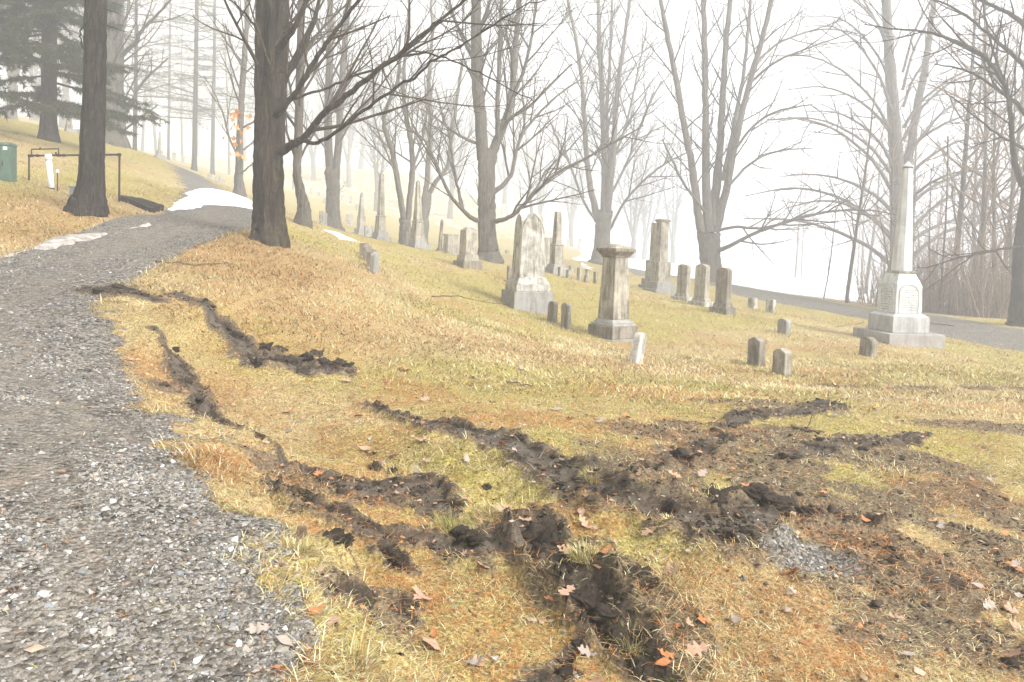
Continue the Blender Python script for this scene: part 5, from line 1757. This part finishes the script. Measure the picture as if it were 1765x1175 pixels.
# ------------------------------------------------------------------ fallen leaves, one by one
LEAFM = {}
for kd, kn in ((0, 'oak'), (1, 'maple'), (2, 'plain')):
    for c in range(3):
        for vv in range(3):
            me = leaf_mesh('fallen_leaf', kn, 50 + kd * 10 + vv * 3)
            me.materials.append(M_LEAF[c])
            LEAFM[kd, c, vv] = me
LW = [('pale tan', 'rust orange', 'greyish white'), ('lobed oak leaf', 'pointed maple leaf', 'smooth oval leaf')]
Rf = random.Random(505)
SP = [(1203, 1100, 0, 0, .17), (1210, 1062, 1, 1, .14), (978, 1012, 0, 0, .17), (835, 935, 0, 0, .17), (865, 764, 0, 1, .17), (728, 748, 0, 0, .18), (720, 778, 0, 2, .17), (730, 692, 0, 0, .2), (680, 752, 1, 0, .17), (640, 745, 0, 0, .2), (728, 962, 1, 0, .17), (1155, 972, 0, 0, .15),
      (1120, 915, 0, 0, .16), (1008, 892, 0, 0, .16), (870, 870, 1, 0, .14), (1545, 1068, 0, 0, .13), (1468, 955, 2, 2, .12), (1750, 985, 0, 2, .15), (1745, 1055, 1, 0, .13), (1270, 1065, 2, 2, .12), (1030, 1105, 0, 0, .16), (1250, 940, 1, 1, .12), (960, 710, 0, 2, .2), (1080, 725, 0, 1, .2), (600, 655, 0, 0, .2),
      (815, 652, 0, 0, .2), (550, 770, 0, 1, .16), (525, 690, 0, 0, .2), (500, 680, 1, 1, .2), (620, 700, 2, 2, .16), (630, 740, 2, 0, .17), (1425, 945, 2, 2, .1), (890, 1165, 0, 0, .15), (1160, 860, 0, 0, .15), (780, 545, 0, 0, .24), (1390, 742, 0, 2, .2), (905, 880, 0, 0, .14), (700, 640, 0, 1, .22), (1035, 730, 0, 2, .2)]
for _ in range(85):
    u, v = Rf.uniform(330, 1760), 560 + 610 * Rf.random() ** 1.2
    if v < 1000 and u < 560 - (v - 560) * .2:
        continue
    SP.append((u, v, Rf.choice((0, 0, 0, 0, 2, 2, 1)), Rf.choice((0, 0, 1, 2, 2)), Rf.uniform(.09, .17) * (1.2 if v < 700 else 1)))
for u, v, kd, c, s in SP:
    x, y = ground(u, v)
    zz, ma, mb, rl, rr = surface(np.array([x]), np.array([y]))
    lo = bpy.data.objects.new('fallen_leaf', LEAFM[kd, c, Rf.randrange(3)])
    C.objects.link(lo)
    lo.location = (x, y, float(zz[0]) + .022)
    lo.rotation_euler = (Rf.gauss(0, .3), Rf.gauss(0, .3), Rf.uniform(0, 6.28))
    s *= .76
    lo.scale = (s, s, s * .95)
    where = 'on the torn mud' if ma[0, 1] > .4 else ('on the gravel road' if rl[0] > .5 else 'on the matted grass')
    tag(lo, '%s fallen %s lying %s' % (LW[0][c], LW[1][kd], where), 'leaf', '%s %s %s' % (LW[0][c], LW[1][kd].replace('leaf', 'leaves'), where))


# ------------------------------------------------------------------ clods of turned earth
def clod_mesh(seed):
    R = np.random.default_rng(seed)
    bm = bmesh.new()
    bmesh.ops.create_icosphere(bm, subdivisions=4, radius=1.0)
    co = np.array([v.co[:] for v in bm.verts])
    n = 0
    for fq, am in ((1.3, .5), (3.1, .34), (7.0, .24), (14.0, .14)):
        n = n + am * 2 * (vn(co[:, 0] * fq + seed * 3.1 + co[:, 2] * fq * .7, co[:, 1] * fq + co[:, 2] * fq * 1.3, seed) - .5)
    co *= (1 + n)[:, None]
    for v, c in zip(bm.verts, co):
        v.co = (c[0], c[1], c[2] * .72)
    me = bpy.data.meshes.new('mud_clod')
    bm.to_mesh(me)
    bm.free()
    for p in me.polygons:
        p.use_smooth = True
    me.materials.append(M_MUD)
    return me


CM = [clod_mesh(s) for s in (1, 2, 3, 4, 5)]
Rc = random.Random(606)
CL = [(430, 590, .09), (455, 585, .10), (470, 605, .12), (482, 588, .07), (505, 612, .12), (530, 612, .10), (545, 606, .08), (560, 622, .12), (582, 628, .10), (600, 634, .06), (520, 628, .08), (410, 556, .08), (395, 548, .06), (445, 612, .09), (572, 912, .07), (592, 925, .05), (672, 900, .08), (655, 890, .05), (690, 912, .05),
      (930, 895, .11), (960, 905, .10), (945, 930, .09), (965, 960, .10), (985, 985, .09), (1010, 1000, .09), (1040, 1020, .09), (1060, 1045, .09), (1090, 975, .09), (1105, 985, .07), (1075, 965, .06), (1080, 1070, .08), (1115, 1100, .07), (800, 880, .09), (830, 890, .08), (780, 905, .06), (725, 885, .07), (650, 760, .07), (680, 768, .07), (560, 765, .05), (1170, 790, .09), (1195, 800, .07),
      (1245, 920, .07), (1262, 935, .06), (1155, 880, .08), (1230, 870, .10), (1265, 865, .09), (1300, 870, .08), (1340, 880, .08), (1390, 880, .07), (210, 502, .10), (190, 506, .09), (235, 506, .08), (250, 515, .06), (170, 508, .07), (1050, 850, .07), (1010, 825, .06), (970, 800, .06), (840, 805, .05), (320, 630, .06), (345, 675, .07), (360, 690, .06), (445, 745, .06), (300, 575, .06)]
for u, v, s in CL:
    x, y = ground(u, v)
    o = bpy.data.objects.new('mud_clod', Rc.choice(CM))
    C.objects.link(o)
    o.location = (x, y, H(x, y) - s * .12)
    s *= .8
    o.scale = (s * Rc.uniform(.8, 1.4), s * Rc.uniform(.8, 1.2), s * Rc.uniform(.6, .95))
    o.rotation_euler = (Rc.gauss(0, .3), Rc.gauss(0, .3), Rc.uniform(0, 6.28))
    big = 'large' if s > .066 else 'small'
    wh = 'at the upper rut on the bank' if v < 660 and u > 380 else ('on the gravel road shoulder' if u < 300 and v < 540 else ('in the churned ruts across the lawn'))
    tag(o, '%s dark clod of torn earth %s' % (big, wh), 'clod', '%s clods %s' % (big, wh))

# ------------------------------------------------------------------ sticks
STK = [([(268, 452, 11.0), (300, 455, 11), (335, 459, 11), (365, 455, 11.1), (394, 454, 11.2)], .014, 'bent dead stick lying at the top of the bank below the massive maple'), ([(745, 512, 0), (790, 513, 0), (830, 519, 0), (872, 526, 0)], .012, 'long thin stick on the lawn left of the pointed monument'),
       ([(872, 660, 0), (895, 663, 0), (918, 669, 0)], .009, 'short dark twig on the open lawn above the long rut'), ([(1590, 556, 0), (1620, 560, 0), (1645, 563, 0)], .018, 'dark stick lying on the dirt road behind the tall obelisk'), ([(1365, 738, 0), (1390, 745, 0), (1420, 750, 0)], .012, 'broken twig on the churned patch below the pointed headstones'),
       ([(1430, 985, 0), (1455, 990, 0), (1478, 978, 0)], .008, 'short curved twig by the wet gravel patch'), ([(1440, 565, 0), (1465, 560, 0), (1490, 556, 0)], .01, 'thin twig on the grass left of the obelisk base')]
for pts, r, lab in STK:
    P = []
    for u, v, d in pts:
        x, y = ground(u, v)
        P.append((x, y, H(x, y) + .012 + r))
    org = P[0]
    q = densify([(*p, r * (1 - .12 * i)) for i, p in enumerate(P)], Rc, 4, .008)
    t = Tubes()
    t.add([p[:3] for p in q], [p[3] for p in q], 6)
    o = t.build('fallen_stick', M_STICK, None, org)
    o.location = org
    tag(o, lab, 'stick')
    if r > .011:
        tw = Tubes()
        for i in (4, 8):
            if i < len(q):
                a, b = grow(Rc, tuple(q[i][:3]), (Rc.gauss(0, 1), .3, .25), .22, r * .5, r * .2, 4, .1, -.05)
                tw.add(a, b, 5)
                tq = tw.build('side_twig', M_STICK, o, org)
                tw = Tubes()
bm = bmesh.new()
add_frustum(bm, -.03, .075, (.055, .02), (.045, .015), bev=.005)
o = bm_obj('wood_chip', bm, M_STICK)
x, y = ground(517, 922)
o.location = (x, y, H(x, y))
o.rotation_euler = (.1, .15, .3)
tag(o, 'grey splinter of wood standing upright at the gravel edge', 'wood chip')

# ------------------------------------------------------------------ torn tufts of turf
for i, (u, v, s, lab) in enumerate(((785, 862, .16, 'shaggy olive tuft of turf torn up between the ruts'), (455, 855, .13, 'pale shaggy grass tuft at the edge of the gravel road'), (1240, 858, .09, 'small green tuft on the lip of the mud pit'), (600, 1120, .14, 'bright straw grass tuft by the gravel edge near the corner'), (1010, 955, .11, 'brown tuft hanging over the long mound of earth'), (1090, 1060, .12, 'dry root fringed tuft at the end of the long mound'), (510, 945, .1, 'thin straw tuft beside the upright splinter'), (1020, 835, .1, 'small tuft on the lip of the long rut'))):
    x, y = ground(u, v)
    z = H(x, y)
    g = np.random.default_rng(700 + i)
    N = 260
    an = g.uniform(0, 6.28, N)
    ra = s * .55 * np.sqrt(g.random(N))
    X, Y = np.cos(an) * ra, np.sin(an) * ra
    Z = np.zeros(N) - .02
    c = np.concatenate([STRAW, GREEN, RUST[:1]])[g.integers(0, 11 if i else 10, N)] * g.uniform(.6, 1.1, (N, 1))
    if i == 0:
        c = np.concatenate([GREEN, GREEN, STRAW[2:3]])[g.integers(0, 9, N)] * g.uniform(.4, 1.0, (N, 1))
    o = blade_mesh('grass_tuft', X, Y, Z, g, g.uniform(.6, 1.2, N) * s, g.uniform(.003, .005, N), np.clip(g.normal(.75, .3, N), .1, 1.4), c, M_GRASS, 2, lab, 'grass tuft', an + g.normal(0, .5, N))
    del o['kind']
    o.location = (x, y, z)
# ------------------------------------------------------------------ haze
def make_haze():
    bm = bmesh.new()
    bmesh.ops.create_cube(bm, size=1.0)
    o = bm_obj('haze', bm, bpy.data.materials.new('haze_air'))
    o.scale = (510, 510, 46)
    o.location = (0, 0, 11.5)
    m = o.data.materials[0]
    m.use_nodes = True
    nt = m.node_tree
    nt.nodes.remove(nt.nodes['Principled BSDF'])
    v = nt.nodes.new('ShaderNodeVolumePrincipled')
    v.inputs['Color'].default_value = (0.92, 0.94, 0.965, 1)
    v.inputs['Density'].default_value = HAZE
    v.inputs['Anisotropy'].default_value = 0.2
    nt.links.new(v.outputs[0], nt.nodes['Material Output'].inputs['Volume'])
    o['kind'] = 'stuff'
    return o


make_haze()
